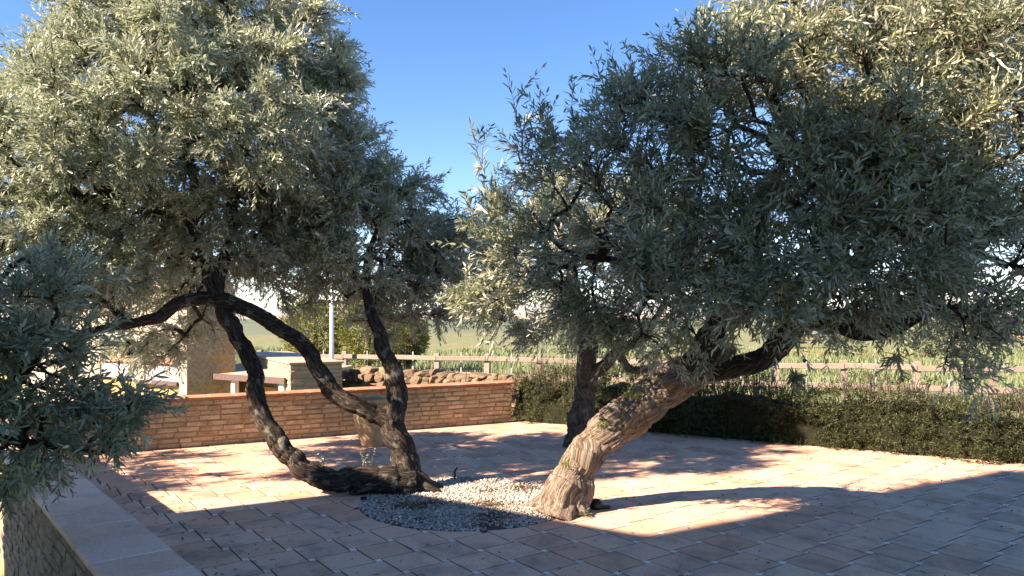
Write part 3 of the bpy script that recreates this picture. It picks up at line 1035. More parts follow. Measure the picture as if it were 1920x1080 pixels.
left_tree = olive_tree(
    'olive_tree', 'large sunlit olive tree with twisted black stems looping up from the left of the gravel', P(770, 925, 6.85),
    [(*L1, TH_), (*L2, dict(TH_, flare=0.45)), (*L3, TH_), (*L4, SM), (*L5, SM), (*L6, SM)],
    [(P(330, 230, 7.0), (1.45, 1.2, 1.25)), (P(560, 480, 7.4), (0.6, 0.6, 0.35)), (P(250, 470, 7.0), (0.7, 0.7, 0.42)), (P(610, 170, 7.3), (0.42, 0.6, 0.55)), (P(410, 440, 7.5), (0.6, 0.6, 0.4)), (P(150, 330, 6.8), (1.0, 1.1, 0.95)), (P(490, 120, 7.2), (1.0, 1.2, 1.0)), (P(280, 70, 7.0), (1.0, 1.1, 0.9)), (P(790, 470, 7.8), (0.5, 0.5, 0.4)), (P(700, 535, 7.7), (0.5, 0.5, 0.28)), (P(850, 520, 7.9), (0.3, 0.4, 0.3)), (P(560, 530, 7.6), (0.3, 0.3, 0.15), 0.6),
     (P(570, 300, 7.4), (0.7, 1.0, 0.95)), (P(700, 430, 7.8), (0.75, 0.8, 0.62)), (P(790, 410, 7.9), (0.5, 0.6, 0.5)), (P(120, 470, 6.6), (0.75, 0.8, 0.5)),
     (P(650, 560, 7.7), (0.5, 0.5, 0.32), 0.6), (P(320, 560, 8.5), (0.95, 0.5, 0.5)), (P(230, 660, 8.2), (0.45, 0.4, 0.35), 0.6), (P(490, 400, 7.4), (0.85, 0.8, 0.55)), (P(770, 560, 7.9), (0.35, 0.4, 0.3), 0.6), (P(395, 620, 7.7), (0.26, 0.3, 0.32), 0.6), (P(760, 620, 7.9), (0.3, 0.3, 0.22), 0.6), (P(-60, 380, 6.8), (0.7, 0.8, 0.6), 0.8), (P(300, 500, 8.2), (0.8, 0.5, 0.5)), (P(600, 430, 7.6), (0.6, 0.6, 0.45)), (P(650, 350, 7.5), (0.5, 0.6, 0.5)), (P(300, 640, 8.0), (0.5, 0.3, 0.28), 0.6), (P(430, 660, 7.9), (0.25, 0.25, 0.22), 0.5), (P(80, 560, 6.6), (0.6, 0.5, 0.33)), (P(350, 150, 5.8), (0.85, 0.5, 0.7), 0.8), (P(140, 240, 5.8), (0.7, 0.45, 0.6), 0.7), (P(500, 250, 6.0), (0.5, 0.4, 0.5), 0.7), (P(500, 500, 7.3), (0.5, 0.4, 0.22), 0.8), (P(680, 600, 7.6), (0.42, 0.4, 0.22), 0.7), (P(560, 570, 7.6), (0.35, 0.3, 0.14), 0.6), (P(190, 560, 7.0), (0.6, 0.5, 0.3), 0.8), (P(830, 600, 7.9), (0.3, 0.3, 0.2), 0.6)],
    1450, 17000, M['leaf'], M['bark_dark'], centre=P(380, 380, 7.2), pairs=10, leaf_len=0.062, leaf_w=0.0066, twig_len=(0.14, 0.38), upness=0.4, wood=roots(LROOT, 6, 0.05, 0.26, 0.4, 0.1))

# right tree: thick pale trunk leaning right, crown spreading towards the camera
R1 = chain((1050, 968, 6.14, 0.1721), (1062, 925, 6.17, 0.1535), (1082, 880, 6.22, 0.1395), (1112, 832, 6.25, 0.1376), (1160, 790, 6.26, 0.1442), (1215, 748, 6.2, 0.1535), (1265, 716, 6.08, 0.1488), (1310, 690, 5.88, 0.1395), (1345, 672, 5.8, 0.0930), (1375, 652, 5.7, 0.0372))
R2 = chain((1320, 695, 5.85, 0.0850), (1380, 690, 5.7, 0.0723), (1440, 668, 5.55, 0.0723), (1470, 630, 5.4, 0.0765), (1500, 600, 5.3, 0.0748), (1560, 598, 5.2, 0.0638), (1630, 600, 5.1, 0.0527), (1700, 585, 5.0, 0.0510), (1745, 545, 4.95, 0.0467), (1800, 505, 4.9, 0.0382), (1860, 440, 4.85, 0.0298), (1930, 380, 4.8, 0.0213))
R3 = chain((1305, 690, 5.85, 0.12), (1330, 640, 5.7, 0.085), (1372, 570, 5.5, 0.06), (1400, 490, 5.3, 0.048), (1430, 400, 5.1, 0.035), (1470, 300, 5.0, 0.022))
R4 = chain((1520, 598, 5.25, 0.07), (1548, 545, 5.15, 0.05), (1600, 498, 5.05, 0.042), (1650, 440, 5.0, 0.035), (1665, 350, 4.95, 0.028), (1700, 250, 4.95, 0.018))
R5 = chain((1560, 602, 5.2, 0.05), (1605, 622, 5.1, 0.05), (1680, 612, 5.0, 0.045), (1740, 585, 4.9, 0.03), (1800, 575, 4.9, 0.018))
R6 = chain((1640, 450, 5.0, 0.03), (1740, 400, 4.95, 0.03), (1830, 325, 4.9, 0.026), (1930, 285, 4.85, 0.02))
R7 = chain((1380, 560, 5.5, 0.04), (1280, 520, 5.3, 0.03), (1160, 490, 5.2, 0.024), (1060, 470, 5.2, 0.016), (1000, 400, 5.2, 0.01))
PALE = dict(sides=110, step=0.010, rough=0.2, lump=0.32, twist=0.5, grain=3.6, knob=0.13, crook=0.3, girth=0.16, long=0.55)
# the upper limbs are dark, so they are a part of their own
rt_blobs = [(P(1500, 250, 4.9), (0.95, 0.9, 0.75)), (P(1750, 220, 5.0), (0.95, 1.0, 0.9)), (P(1250, 330, 4.9), (0.7, 0.8, 0.55)), (P(1060, 400, 5.1), (0.42, 0.5, 0.5), 0.7),
            (P(1040, 520, 5.2), (0.45, 0.5, 0.33)), (P(1290, 520, 4.5), (0.62, 0.6, 0.33)), (P(1560, 440, 4.5), (0.75, 0.6, 0.42)), (P(1830, 440, 4.9), (0.7, 0.8, 0.6)),
            (P(1820, 640, 5.4), (0.42, 0.4, 0.24), 0.45), (P(1560, 70, 5.3), (0.75, 0.8, 0.6)), (P(1850, 40, 5.3), (0.9, 0.9, 0.8)), (P(1180, 600, 5.0), (0.4, 0.4, 0.2)), (P(1400, 600, 4.4), (0.35, 0.3, 0.16), 0.5), (P(1335, 625, 5.0), (0.3, 0.3, 0.14), 0.7), (P(1650, 575, 4.7), (0.42, 0.3, 0.14), 0.9), (P(1550, 610, 4.9), (0.25, 0.25, 0.1), 0.8), (P(1790, 655, 5.1), (0.3, 0.3, 0.13), 0.7), (P(1780, 540, 4.6), (0.35, 0.3, 0.2), 0.9), (P(1480, 480, 4.8), (0.5, 0.5, 0.33)), (P(1360, 470, 5.0), (0.45, 0.5, 0.35)), (P(1700, 520, 4.7), (0.45, 0.4, 0.25)), (P(1230, 640, 5.1), (0.35, 0.3, 0.12), 0.8), (P(1600, 350, 5.0), (0.6, 0.6, 0.5)), (P(1600, 555, 4.5), (0.4, 0.3, 0.16), 0.8), (P(1760, 585, 4.7), (0.4, 0.4, 0.2), 0.8), (P(1460, 560, 4.5), (0.35, 0.3, 0.18), 0.8), (P(1890, 600, 5.0), (0.35, 0.4, 0.3), 0.7), (P(960, 570, 5.3), (0.32, 0.35, 0.2), 0.8), (P(1100, 610, 5.1), (0.35, 0.35, 0.16), 0.8), (P(1850, 710, 5.3), (0.25, 0.3, 0.12), 0.4), (P(1350, 170, 5.1), (0.5, 0.6, 0.4), 0.8)]
rt_extra = []
for x, y, x2, y2, L in ((1000, 380, 945, 130, 0.85), (985, 400, 975, 190, 0.7), (960, 420, 850, 215, 0.75), (950, 460, 880, 300, 0.55), (1060, 330, 1000, 200, 0.6), (1130, 300, 1100, 130, 0.6), (1240, 230, 1230, 40, 0.62), (1270, 230, 1275, 70, 0.55),
                        (1200, 260, 1180, 120, 0.5), (1420, 130, 1390, -20, 0.5), (1480, 690, 1500, 740, 0.14), (1680, 590, 1690, 720, 0.42), (1020, 360, 1010, 220, 0.5), (930, 500, 870, 380, 0.5), (1090, 320, 1065, 170, 0.55), (1160, 300, 1150, 140, 0.5)):
    o, q = P(x, y, 5.1), P(x2, y2, 5.0)
    rt_extra.append((o, (q - o), L))
    for k in range(8):
        f = random.uniform(0.05, 0.75)
        rt_extra.append((o + (q - o).normalized() * L * f, (q - o).normalized() + Vector((random.uniform(-0.6, 0.6), random.uniform(-0.6, 0.6), 0.1)), L * 0.45))

def right_olive():
    root = empty('olive_tree', P(1050, 960, 6.14))
    tag(root, 'olive tree with thick pale gnarled trunk leaning right out of the gravel', 'olive tree')
    st = ([], [], [])
    limb(st, *R1, seed=3.1, flare=0.3, **PALE)
    for k, (pts, rad) in enumerate(roots(Vector((0.41, 6.2, 0)), 8, 0.055, 0.29, 0.3, 0.13)):
        limb(st, pts, rad, seed=k * 3.7 + 2, sides=24, step=0.014, rough=0.34, lump=0.3)
    link('trunk', limb_mesh('trunk', st), M['bark_pale'], root)
    st = ([], [], [])
    for k, (l, kw) in enumerate(((R2, TH_), (R3, TH_), (R4, SM), (R5, SM), (R6, SM), (R7, SM))):
        limb(st, *l, seed=5 + k * 7.7, **kw)
    link('limbs', limb_mesh('limbs', st), M['bark_dark'], root)
    tmp = olive_tree('tmp', 'x', root.location, [(*l, SM) for l in (R2, R3, R4, R5, R6, R7)], rt_blobs, 1020, 7500, M['leaf_shade'], M['bark_dark'], leaf_len=0.064, leaf_w=0.0062,
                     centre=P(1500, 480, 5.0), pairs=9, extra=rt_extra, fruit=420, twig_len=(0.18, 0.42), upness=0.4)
    for ch in list(tmp.children):
        if ch.name.startswith('trunk'):
            bpy.data.objects.remove(ch)
        else:
            ch.parent = root
            ch.matrix_parent_inverse = _inv(root)
    bpy.data.objects.remove(tmp)
    return root


right_tree = right_olive()

# tree behind the pale trunk
C1 = chain((1083, 846, 9.3, 0.1500), (1087, 800, 9.3, 0.1312), (1093, 750, 9.3, 0.1200), (1098, 700, 9.3, 0.1125), (1100, 650, 9.3, 0.1050), (1092, 600, 9.3, 0.0900), (1080, 540, 9.3, 0.0600), (1060, 470, 9.3, 0.0375), (1040, 400, 9.3, 0.0188))
C2 = chain((1103, 705, 9.3, 0.09), (1135, 685, 9.2, 0.075), (1160, 660, 9.1, 0.065), (1185, 645, 9.0, 0.05), (1230, 600, 9.0, 0.035), (1260, 520, 9.0, 0.02))
C3 = chain((1158, 662, 9.1, 0.05), (1180, 690, 9.1, 0.045), (1215, 692, 9.1, 0.04), (1290, 684, 9.1, 0.03))
olive_tree('olive_tree', 'grey upright olive tree behind the pale leaning trunk, in front of the hedge', P(1083, 840, 9.3),
           [(*C1, dict(TH_, flare=0.25)), (*C2, SM), (*C3, SM)],
           [(P(1050, 440, 9.1), (1.0, 0.9, 0.72)), (P(1210, 470, 9.1), (0.95, 0.8, 0.65)), (P(930, 540, 9.2), (0.65, 0.7, 0.5)), (P(1130, 600, 9.1), (0.55, 0.5, 0.3)), (P(930, 610, 9.0), (0.4, 0.4, 0.22)), (P(1010, 630, 8.8), (0.4, 0.4, 0.2)), (P(1350, 540, 9.3), (0.6, 0.6, 0.45))],
           400, 3400, M['leaf'], M['bark_grey'], centre=P(1100, 530, 9.2), pairs=9, leaf_len=0.068, leaf_w=0.0074)

# shaded olive hanging in from the left edge
D1 = chain((-260, 1480, 3.6, 0.06), (-200, 1150, 3.55, 0.05), (-120, 900, 3.5, 0.042), (-20, 760, 3.45, 0.034), (60, 680, 3.4, 0.024), (110, 590, 3.4, 0.014))
D2 = chain((-60, 810, 3.48, 0.03), (40, 830, 3.4, 0.02), (120, 840, 3.35, 0.012), (190, 850, 3.35, 0.008))
D3 = chain((-160, 1000, 3.5, 0.035), (-140, 760, 3.4, 0.03), (-60, 600, 3.35, 0.02), (20, 500, 3.35, 0.012))
olive_tree('olive_tree', 'shaded dark olive foliage hanging in from the left edge over the pink cap tiles', P(-260, 1430, 3.6),
           [(*D1, SM), (*D2, SM), (*D3, SM)],
           [(P(50, 540, 3.4), (0.26, 0.32, 0.2)), (P(40, 680, 3.35), (0.34, 0.36, 0.22)), (P(110, 820, 3.35), (0.32, 0.3, 0.17)), (P(-10, 880, 3.2), (0.3, 0.28, 0.14)), (P(190, 760, 3.5), (0.2, 0.22, 0.15), 0.7), (P(-140, 640, 3.3), (0.35, 0.45, 0.45), 0.7), (P(-20, 780, 3.3), (0.3, 0.3, 0.2))],
           180, 760, M['leaf_shade'], M['bark_dark'], centre=P(0, 760, 3.4), pairs=10, leaf_len=0.058, leaf_w=0.0056, twig_len=(0.12, 0.28), upness=0.25, droop=0.35)

# olive standing left of the picture; its shade dapples the tiles
E0 = Vector((-6.9, 6.1, -0.56))
E1 = [E0, E0 + Vector((0.05, 0, 0.7)), E0 + Vector((0.1, 0.1, 1.4)), E0 + Vector((0.0, 0.1, 2.2))], [0.1, 0.08, 0.06, 0.025]
olive_tree('olive_tree', 'thin olive tree in the garden beyond the left edge of the picture', E0, [(*E1, SM)],
           [(E0 + Vector((0.2, 0.0, 2.1)), (0.9, 0.8, 0.6)), (E0 + Vector((0.0, 0.8, 2.5)), (0.8, 0.6, 0.6)), (E0 + Vector((0.3, -0.5, 2.7)), (0.7, 0.6, 0.5))],
           170, 800, M['leaf'], M['bark_dark'], pairs=8, leaf_len=0.075, leaf_w=0.0085)

# ------------------------------------------------------------------ clay pot
def lathe(prof, c, sides=40):
    mb = MB()
    vs, fs = [], []
    for r, z in prof:
        for k in range(sides):
            a = 2 * math.pi * k / sides
            vs.append((c[0] + r * math.cos(a), c[1] + r * math.sin(a), c[2] + z))
    for i in range(len(prof) - 1):
        for k in range(sides):
            a0, a1 = i * sides + k, i * sides + (k + 1) % sides
            fs.append((a0, a1, a1 + sides, a0 + sides))
    return mb.add(vs, fs)


def pot():
    c = P(700, 833, 9.35); c.z = 0.004
    t = empty('clay_pot', c)
    tag(t, 'tapered clay pot standing against the brick wall behind the looping stem', 'pot')
    lathe([(0.0, 0.0), (0.145, 0.0), (0.155, 0.012), (0.185, 0.12), (0.218, 0.235), (0.222, 0.24), (0.223, 0.25), (0.222, 0.256), (0.245, 0.35), (0.26, 0.46), (0.262, 0.52), (0.262, 0.54)], c).build('body', M['pot'], t, True)
    lathe([(0.262, 0.535), (0.285, 0.54), (0.292, 0.56), (0.29, 0.585), (0.278, 0.592), (0.255, 0.59), (0.247, 0.57), (0.24, 0.5)], c).build('rim', M['pot'], t, True)
    mb = MB()
    mb.prism([(c.x + 0.246 * math.cos(a), c.y + 0.246 * math.sin(a)) for a in np.linspace(0, 2 * math.pi, 25)[:-1]], 0.48, 0.515)
    mb.build('soil', M['soil'], t)


pot()

# ------------------------------------------------------------------ hedge
def hedge():
    L = (HEDGE1 - HEDGE0).length
    t = empty('hedge', HEDGE0 + HD * L / 2 + HN * 0.4)
    tag(t, 'low dark green hedge with dry twigs on top along the right of the terrace', 'hedge')
    W, H = 0.8, 0.66
    hm = lambda s_: 1 + 0.26 * math.exp(-max(s_, 0) / 1.1) + 0.3 * noise.noise(Vector((s_ * 0.9, 2.2, 0))) + 0.14 * noise.noise(Vector((s_ * 2.7, 8.2, 0)))
    def surf(n, inset):
        s = rng.uniform(-0.02, L, n)
        side = rng.choice(3, n, p=[0.52, 0.36, 0.12])
        w = np.where(side == 0, rng.uniform(0, 0.06, n), np.where(side == 2, W - rng.uniform(0, 0.06, n), rng.uniform(0.02, W - 0.02, n)))
        z = np.where(side == 1, H - rng.uniform(0, 0.07, n), H * rng.uniform(0.0, 1, n))
        nn = np.array([noise.noise(Vector((a * 1.9, b * 2.2, c * 2.6))) for a, b, c in zip(s, w, z)])
        n2 = np.array([noise.noise(Vector((a * 6, b * 6, c * 6 + 9))) for a, b, c in zip(s, w, z)])
        amp = 0.26 * nn + 0.1 * n2 - inset
        top = z / H
        w = np.where(side == 0, w - amp - 0.05 * (1 - top) * 0, np.where(side == 2, w + amp, w))
        z = np.where(side == 1, z + amp * 1.1, z)
        nx = np.where(side == 0, -1.0, np.where(side == 2, 1.0, 0.0)); nz = np.where(side == 1, 1.0, 0.25)
        p = np.array(HEDGE0)[None] + s[:, None] * np.array(HD)[None] + w[:, None] * np.array(HN)[None]
        p[:, 2] = np.maximum(z * np.array([hm(a) for a in s]), 0.02)
        nr = nx[:, None] * np.array(HN)[None]; nr[:, 2] = nz
        return p, unit(nr)
    p, nr = surf(9500, 0.03)
    d = unit(nr * 0.8 + rng.normal(0, 0.55, p.shape) + np.array([0, 0, 0.35]))
    (SV, SF), (Bs, Ax, Nr, Ln, Wd), _ = shoots(p - d * 0.03, d, rng.uniform(0.06, 0.14, len(p)), 3, 0.05, 5, 0.034, 0.0042, 0.95, 0.0)
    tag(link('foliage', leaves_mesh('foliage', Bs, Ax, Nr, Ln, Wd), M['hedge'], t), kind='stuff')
    # inner wood: a mass of dark twigs that stops the view
    n = 2600
    s = rng.uniform(0, L, n); w = rng.uniform(0.28, W - 0.28, n)
    p0 = np.array(HEDGE0)[None] + s[:, None] * np.array(HD)[None] + w[:, None] * np.array(HN)[None]
    p1 = p0 + rng.normal(0, 0.07, (n, 3)); p1[:, 2] = rng.uniform(0.3, 0.62, n)
    V, F = prisms(p0, p1, np.full(n, 0.006), np.full(n, 0.003), 3)
    tag(link('inner_twigs', np_mesh('inner_twigs', V, F), M['dry_twig'], t), kind='stuff')
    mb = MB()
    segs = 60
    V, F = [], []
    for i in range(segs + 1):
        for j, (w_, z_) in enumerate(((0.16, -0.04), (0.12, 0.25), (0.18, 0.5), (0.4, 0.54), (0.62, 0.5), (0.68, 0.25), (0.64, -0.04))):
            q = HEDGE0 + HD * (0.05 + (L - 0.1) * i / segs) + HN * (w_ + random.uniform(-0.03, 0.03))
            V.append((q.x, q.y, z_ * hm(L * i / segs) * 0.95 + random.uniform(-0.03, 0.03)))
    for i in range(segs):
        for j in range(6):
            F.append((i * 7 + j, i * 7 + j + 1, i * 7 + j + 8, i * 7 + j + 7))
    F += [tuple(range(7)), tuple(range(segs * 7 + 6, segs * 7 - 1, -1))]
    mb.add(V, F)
    mb.build('shade_core', M['hedge_core'], t)
    # bare sticks on the top
    n = 900
    s = rng.uniform(0, L, n); w = rng.uniform(0.1, W - 0.05, n)
    clump = np.array([noise.noise(Vector((a * 1.3, b, 4.4))) for a, b in zip(s, w)])
    k = clump > -0.05
    s, w = s[k], w[k]; n = len(s)
    p0 = np.array(HEDGE0)[None] + s[:, None] * np.array(HD)[None] + w[:, None] * np.array(HN)[None]; p0[:, 2] = 0.52
    p1 = p0 + rng.normal(0, 0.07, (n, 3)); p1[:, 2] = 0.66 * np.array([hm(a) for a in s]) + rng.uniform(0, 0.2, n)
    p2 = p1 + rng.normal(0, 0.05, (n, 3)) + np.array([0, 0, 0.03])
    V, F = prisms(np.concatenate([p0, p1]), np.concatenate([p1, p2]), np.concatenate([np.full(n, 0.0055), np.full(n, 0.004)]), np.concatenate([np.full(n, 0.004), np.full(n, 0.002)]), 3)
    tag(link('dry_twigs', np_mesh('dry_twigs', V, F), M['dry_twig'], t), kind='stuff')


M['hedge_core'] = flat_mat('hedge_inner_shade', (0.012, 0.015, 0.006), 0.95, 0.5, 30, 1.0)  # near-black core; the shade inside the hedge is painted into it
hedge()

# ------------------------------------------------------------------ rough stone wall behind the brick wall
def blob_stone(seed, rough=0.22):
    bm = bmesh.new()
    bmesh.ops.create_icosphere(bm, subdivisions=2, radius=1)
    for v in bm.verts:
        v.co = Vector([math.copysign(abs(c) ** 0.55, c) for c in v.co]) * (1 + rough * 1.5 * noise.noise(v.co * 1.4 + Vector((seed, 0, 0))) + 0.16 * noise.noise(v.co * 4 + Vector((0, seed, 0))))
    me = bpy.data.meshes.new('stone')
    bm.to_mesh(me); bm.free()
    me.materials.append(M['stone'])
    return me


STONES = [blob_stone(k * 5.3) for k in range(7)]


def stone_wall():
    L = (STONE1 - STONE0).length
    t = empty('stone_wall', STONE0 + SD * L / 2)
    tag(t, 'rough rubble stone wall with a ragged top behind the low brick wall', 'wall')
    mb = MB()
    c = STONE0 + SD * L / 2
    mb.box((c.x, c.y, -0.85), (L, 0.3, 2.3), SD)
    mb.build('earth_core', M['soil'], t)
    for row in range(8):
        z = -0.65 + row * 0.155
        x = random.uniform(-0.1, 0.1)
        while x < L:
            w = random.uniform(0.12, 0.26)
            o = link('stone', random.choice(STONES), None, t)
            p = STONE0 + SD * (x + w / 2) + SN * (0.15 + random.uniform(-0.03, 0.03))
            o.location = (p.x, p.y, z + random.uniform(-0.03, 0.03))
            o.scale = (w * 0.5, 0.13, random.uniform(0.06, 0.095))
            o.rotation_euler = (random.uniform(-0.2, 0.2), random.uniform(-0.15, 0.15), math.atan2(SD.y, SD.x) + random.uniform(-0.2, 0.2))
            x += w
    x = 0
    while x < L:                                   # ragged top stones
        w = random.uniform(0.15, 0.4)
        o = link('stone', random.choice(STONES), None, t)
        p = STONE0 + SD * (x + w / 2)
        o.location = (p.x, p.y, 0.5 + random.uniform(-0.02, 0.06))
        o.scale = (w * 0.5, 0.18, random.uniform(0.04, 0.1))
        o.rotation_euler = (0, random.uniform(-0.2, 0.2), math.atan2(SD.y, SD.x) + random.uniform(-0.3, 0.3))
        x += w * 0.85


stone_wall()


def brushwood():
    c = Vector((0.35, 12.4, 0.0))
    n = 150
    p0 = np.array([c.x, c.y, 0.4]) + rng.normal(0, 1, (n, 3)) * np.array([0.55, 0.25, 0.05]); p0[:, 2] = rng.uniform(-0.05, 0.5, n)
    d = unit(rng.normal(0, 1, (n, 3)) * np.array([1, 0.6, 0.4]) + np.array([-0.5, 0, 0.5]))
    p1 = p0 + d * rng.uniform(0.2, 0.45, n)[:, None]; p1[:, 2] = np.clip(p1[:, 2], 0.1, 0.78)
    V, F = prisms(p0, p1, np.full(n, 0.008), np.full(n, 0.003), 4)
    o = link('brushwood', np_mesh('brushwood', V, F), M['dry_twig'])
    tag(o, 'heap of dry brown branches behind the right end of the brick wall', 'brushwood', kind='stuff')


brushwood()

# ------------------------------------------------------------------ rail fences
def fence():
    p0, p1 = Vector((-6.2, 18.45, 0)), Vector((12.2, 11.85, 0))
    d = (p1 - p0).normalized()
    L = (p1 - p0).length
    t = empty('rail_fence', p0.lerp(p1, 0.5))
    tag(t, 'weathered two-rail wooden fence at the edge of the meadow', 'fence')
    pitch = 1.2
    n = int(L / pitch)
    nrm = Vector((d.y, -d.x, 0))
    off = ((Vector((6.23, 14.0, 0)) - p0).dot(d)) % pitch
    for k in range(n):
        p = p0 + d * (off + pitch * k)
        z = terrain(p.x, p.y)
        mb = MB().box((0, 0, 0.36), (0.115, 0.1, 1.0 + random.uniform(-0.02, 0.04)), bev=0.012)
        o = mb.build('post', M['wood'], t)
        o.location = (p.x, p.y, z); o.rotation_euler = (random.gauss(0, 0.015), random.gauss(0, 0.015), math.atan2(d.y, d.x))
        for zz in (0.745, 0.375):
            q = p + d * pitch / 2 + nrm * 0.075
            mb = MB().box((0, 0, 0), (pitch - 0.012, 0.04, 0.105), bev=0.008)
            r = mb.build('rail', M['wood'], t)
            r.location = (q.x, q.y, terrain(q.x, q.y) + zz + random.gauss(0, 0.008))
            r.rotation_euler = (random.gauss(0, 0.03), random.gauss(0, 0.01), math.atan2(d.y, d.x))
        if k % 1 == 0:
            q = p + d * pitch * 0.45 - nrm * 0.09
            mb = MB().box((q.x, q.y, z + 0.4), (0.018, 0.018, 0.95), d)
            mb.build('wire_stake', M['wire'], t)


fence()

# ------------------------------------------------------------------ meadow
def meadow():
    n = 60000
    y = 13.2 + 24 * rng.uniform(0, 1, n) ** 1.5
    x = rng.uniform(-0.75, 0.8, n) * y
    ok = []
    for a, b in zip(x, y):
        p = Vector((a, b, 0))
        f = (p - Vector((6.23, 14.0, 0))).dot(Vector((0.338, 0.941, 0)))
        ok.append(f > -0.9 and (p - STONE0).dot(SN) < -0.3 and not (a < -2 and f < 0.3))
    ok = np.array(ok)
    x, y = x[ok], y[ok]
    cl = np.array([noise.noise(Vector((a * 0.35, b * 0.35, 1.0))) for a, b in zip(x, y)])
    k = cl + rng.normal(0, 0.2, len(x)) > -0.18
    x, y, cl = x[k], y[k], cl[k]
    n = len(x)
    z = np.array([terrain(a, b) for a, b in zip(x, y)])
    base = np.stack([x, y, z - 0.02], 1)
    ax = unit(rng.normal(0, 0.28, (n, 3)) + np.array([0.1, 0, 1.0]))
    nr = unit(rng.normal(0, 1, (n, 3)) * np.array([1, 1, 0.2]))
    h = (0.13 + 0.26 * np.clip(cl + 0.3, 0, 1)) * rng.uniform(0.5, 1.4, n)
    w = 0.006 + 0.00035 * y
    o = link('meadow_grass', leaves_mesh('meadow_grass', base, ax, nr, h, w * rng.uniform(0.7, 1.4, n)), M['grass'])
    tag(o, 'tall yellow green grass growing beyond the wooden fence', 'grass', kind='stuff')


meadow()


def leaf_ball(c, rx, rz, n, L, W, mat, name, parent):
    d = unit(rng.normal(0, 1, (n, 3)))
    k = 1 + 0.35 * np.array([noise.noise(Vector(tuple(q * 2.1 + np.array(c)))) for q in d])
    p = np.array(c) + d * np.array([rx, rx, rz]) * (rng.uniform(0.3, 1, n) ** 0.5 * k)[:, None]
    ax = unit(d * 0.7 + rng.normal(0, 0.5, (n, 3)) + np.array([0, 0, 0.4]))
    o = link(name, leaves_mesh(name, p, ax, unit(rng.normal(0, 1, (n, 3)) + d * 0.4), rng.uniform(0.7, 1.3, n) * L, rng.uniform(0.7, 1.3, n) * W), mat, parent)
    o['kind'] = 'stuff'
    return o


def grove():
    spots = []
    for row in range(5):
        for k in range(9):
            y = 30 + row * 9 + random.uniform(-1, 1)
            x = -3 + k * 5.2 * (1 + row * 0.12) + random.uniform(-1, 1) + row
            if abs(x / y - 0.2) < 0.62 and x > 1.0: spots.append((x, y))
    protos = []
    for v in range(3):
        me = None
        protos.append(v)
    made = []
    for i, (x, y) in enumerate(spots):
        z = terrain(x, y)
        t = empty('young_olive_bush', (x, y, z))
        tag(t, 'small round grey-green olive bush in the field beyond the fence', 'bush', 'young olive bushes in the field')
        if i < 3:
            a = leaf_ball((x, y, z + 0.62), 0.75, 0.55, 900, 0.16, 0.03, M['bush'], 'crown', t)
            st = ([], [], [])
            limb(st, [Vector((x, y, z - 0.1)), Vector((x + 0.03, y, z + 0.3)), Vector((x, y, z + 0.7))], [0.05, 0.04, 0.02], sides=8, step=0.1)
            b = link('trunk', limb_mesh('trunk', st), M['bark_grey'], t)
            made.append((a, b, Vector((x, y, z))))
        else:
            for q in made[i % 3][:2]:
                c = q.copy(); COL.objects.link(c); c.parent = t
                c.matrix_parent_inverse = _inv_of(made[i % 3][2])
            s = random.uniform(0.75, 1.3)
            t.scale = (s, s, s); t.rotation_euler = (0, 0, random.uniform(0, 6))


def _inv_of(v):
    from mathutils import Matrix
    return Matrix.Translation(-v)


grove()


def conifers():
    for x, y, Y, rx, rz, lab in ((590, 640, 21.5, 0.85, 1.0, 'bushy yellow-green tree left of the white pole'),
                                 (690, 635, 21.0, 0.9, 1.1, 'bushy yellow-green tree right of the white pole'),
                                 (765, 650, 23.0, 0.6, 0.8, 'smaller yellow-green tree seen behind the forked black stem')):
        c = P(x, y, Y)
        z = terrain(c.x, c.y)
        t = empty('bushy_tree', (c.x, c.y, z))
        tag(t, lab, 'tree')
        zc = c.z + 0.25
        leaf_ball((c.x, c.y, zc), rx, rz, 5200, 0.13, 0.016, M['conifer'], 'crown', t)
        st = ([], [], [])
        limb(st, [Vector((c.x, c.y, z - 0.1)), Vector((c.x + 0.03, c.y, (z + zc) / 2)), Vector((c.x, c.y, zc + rz * 0.5))], [0.09, 0.07, 0.03], sides=10, step=0.1)
        link('trunk', limb_mesh('trunk', st), M['bark_dark'], t)


conifers()

# ------------------------------------------------------------------ outbuildings in the lower yard
def course_wall(parent, p, d, nrm, length, z0, z1, mat, pitch=0.07, BL=0.26, stuff=False):
    lay_bricks(parent, p + nrm * 0.014, d, nrm, length, z0, int((z1 - z0) / pitch), pitch, mat, BL, 0.015, stuff)


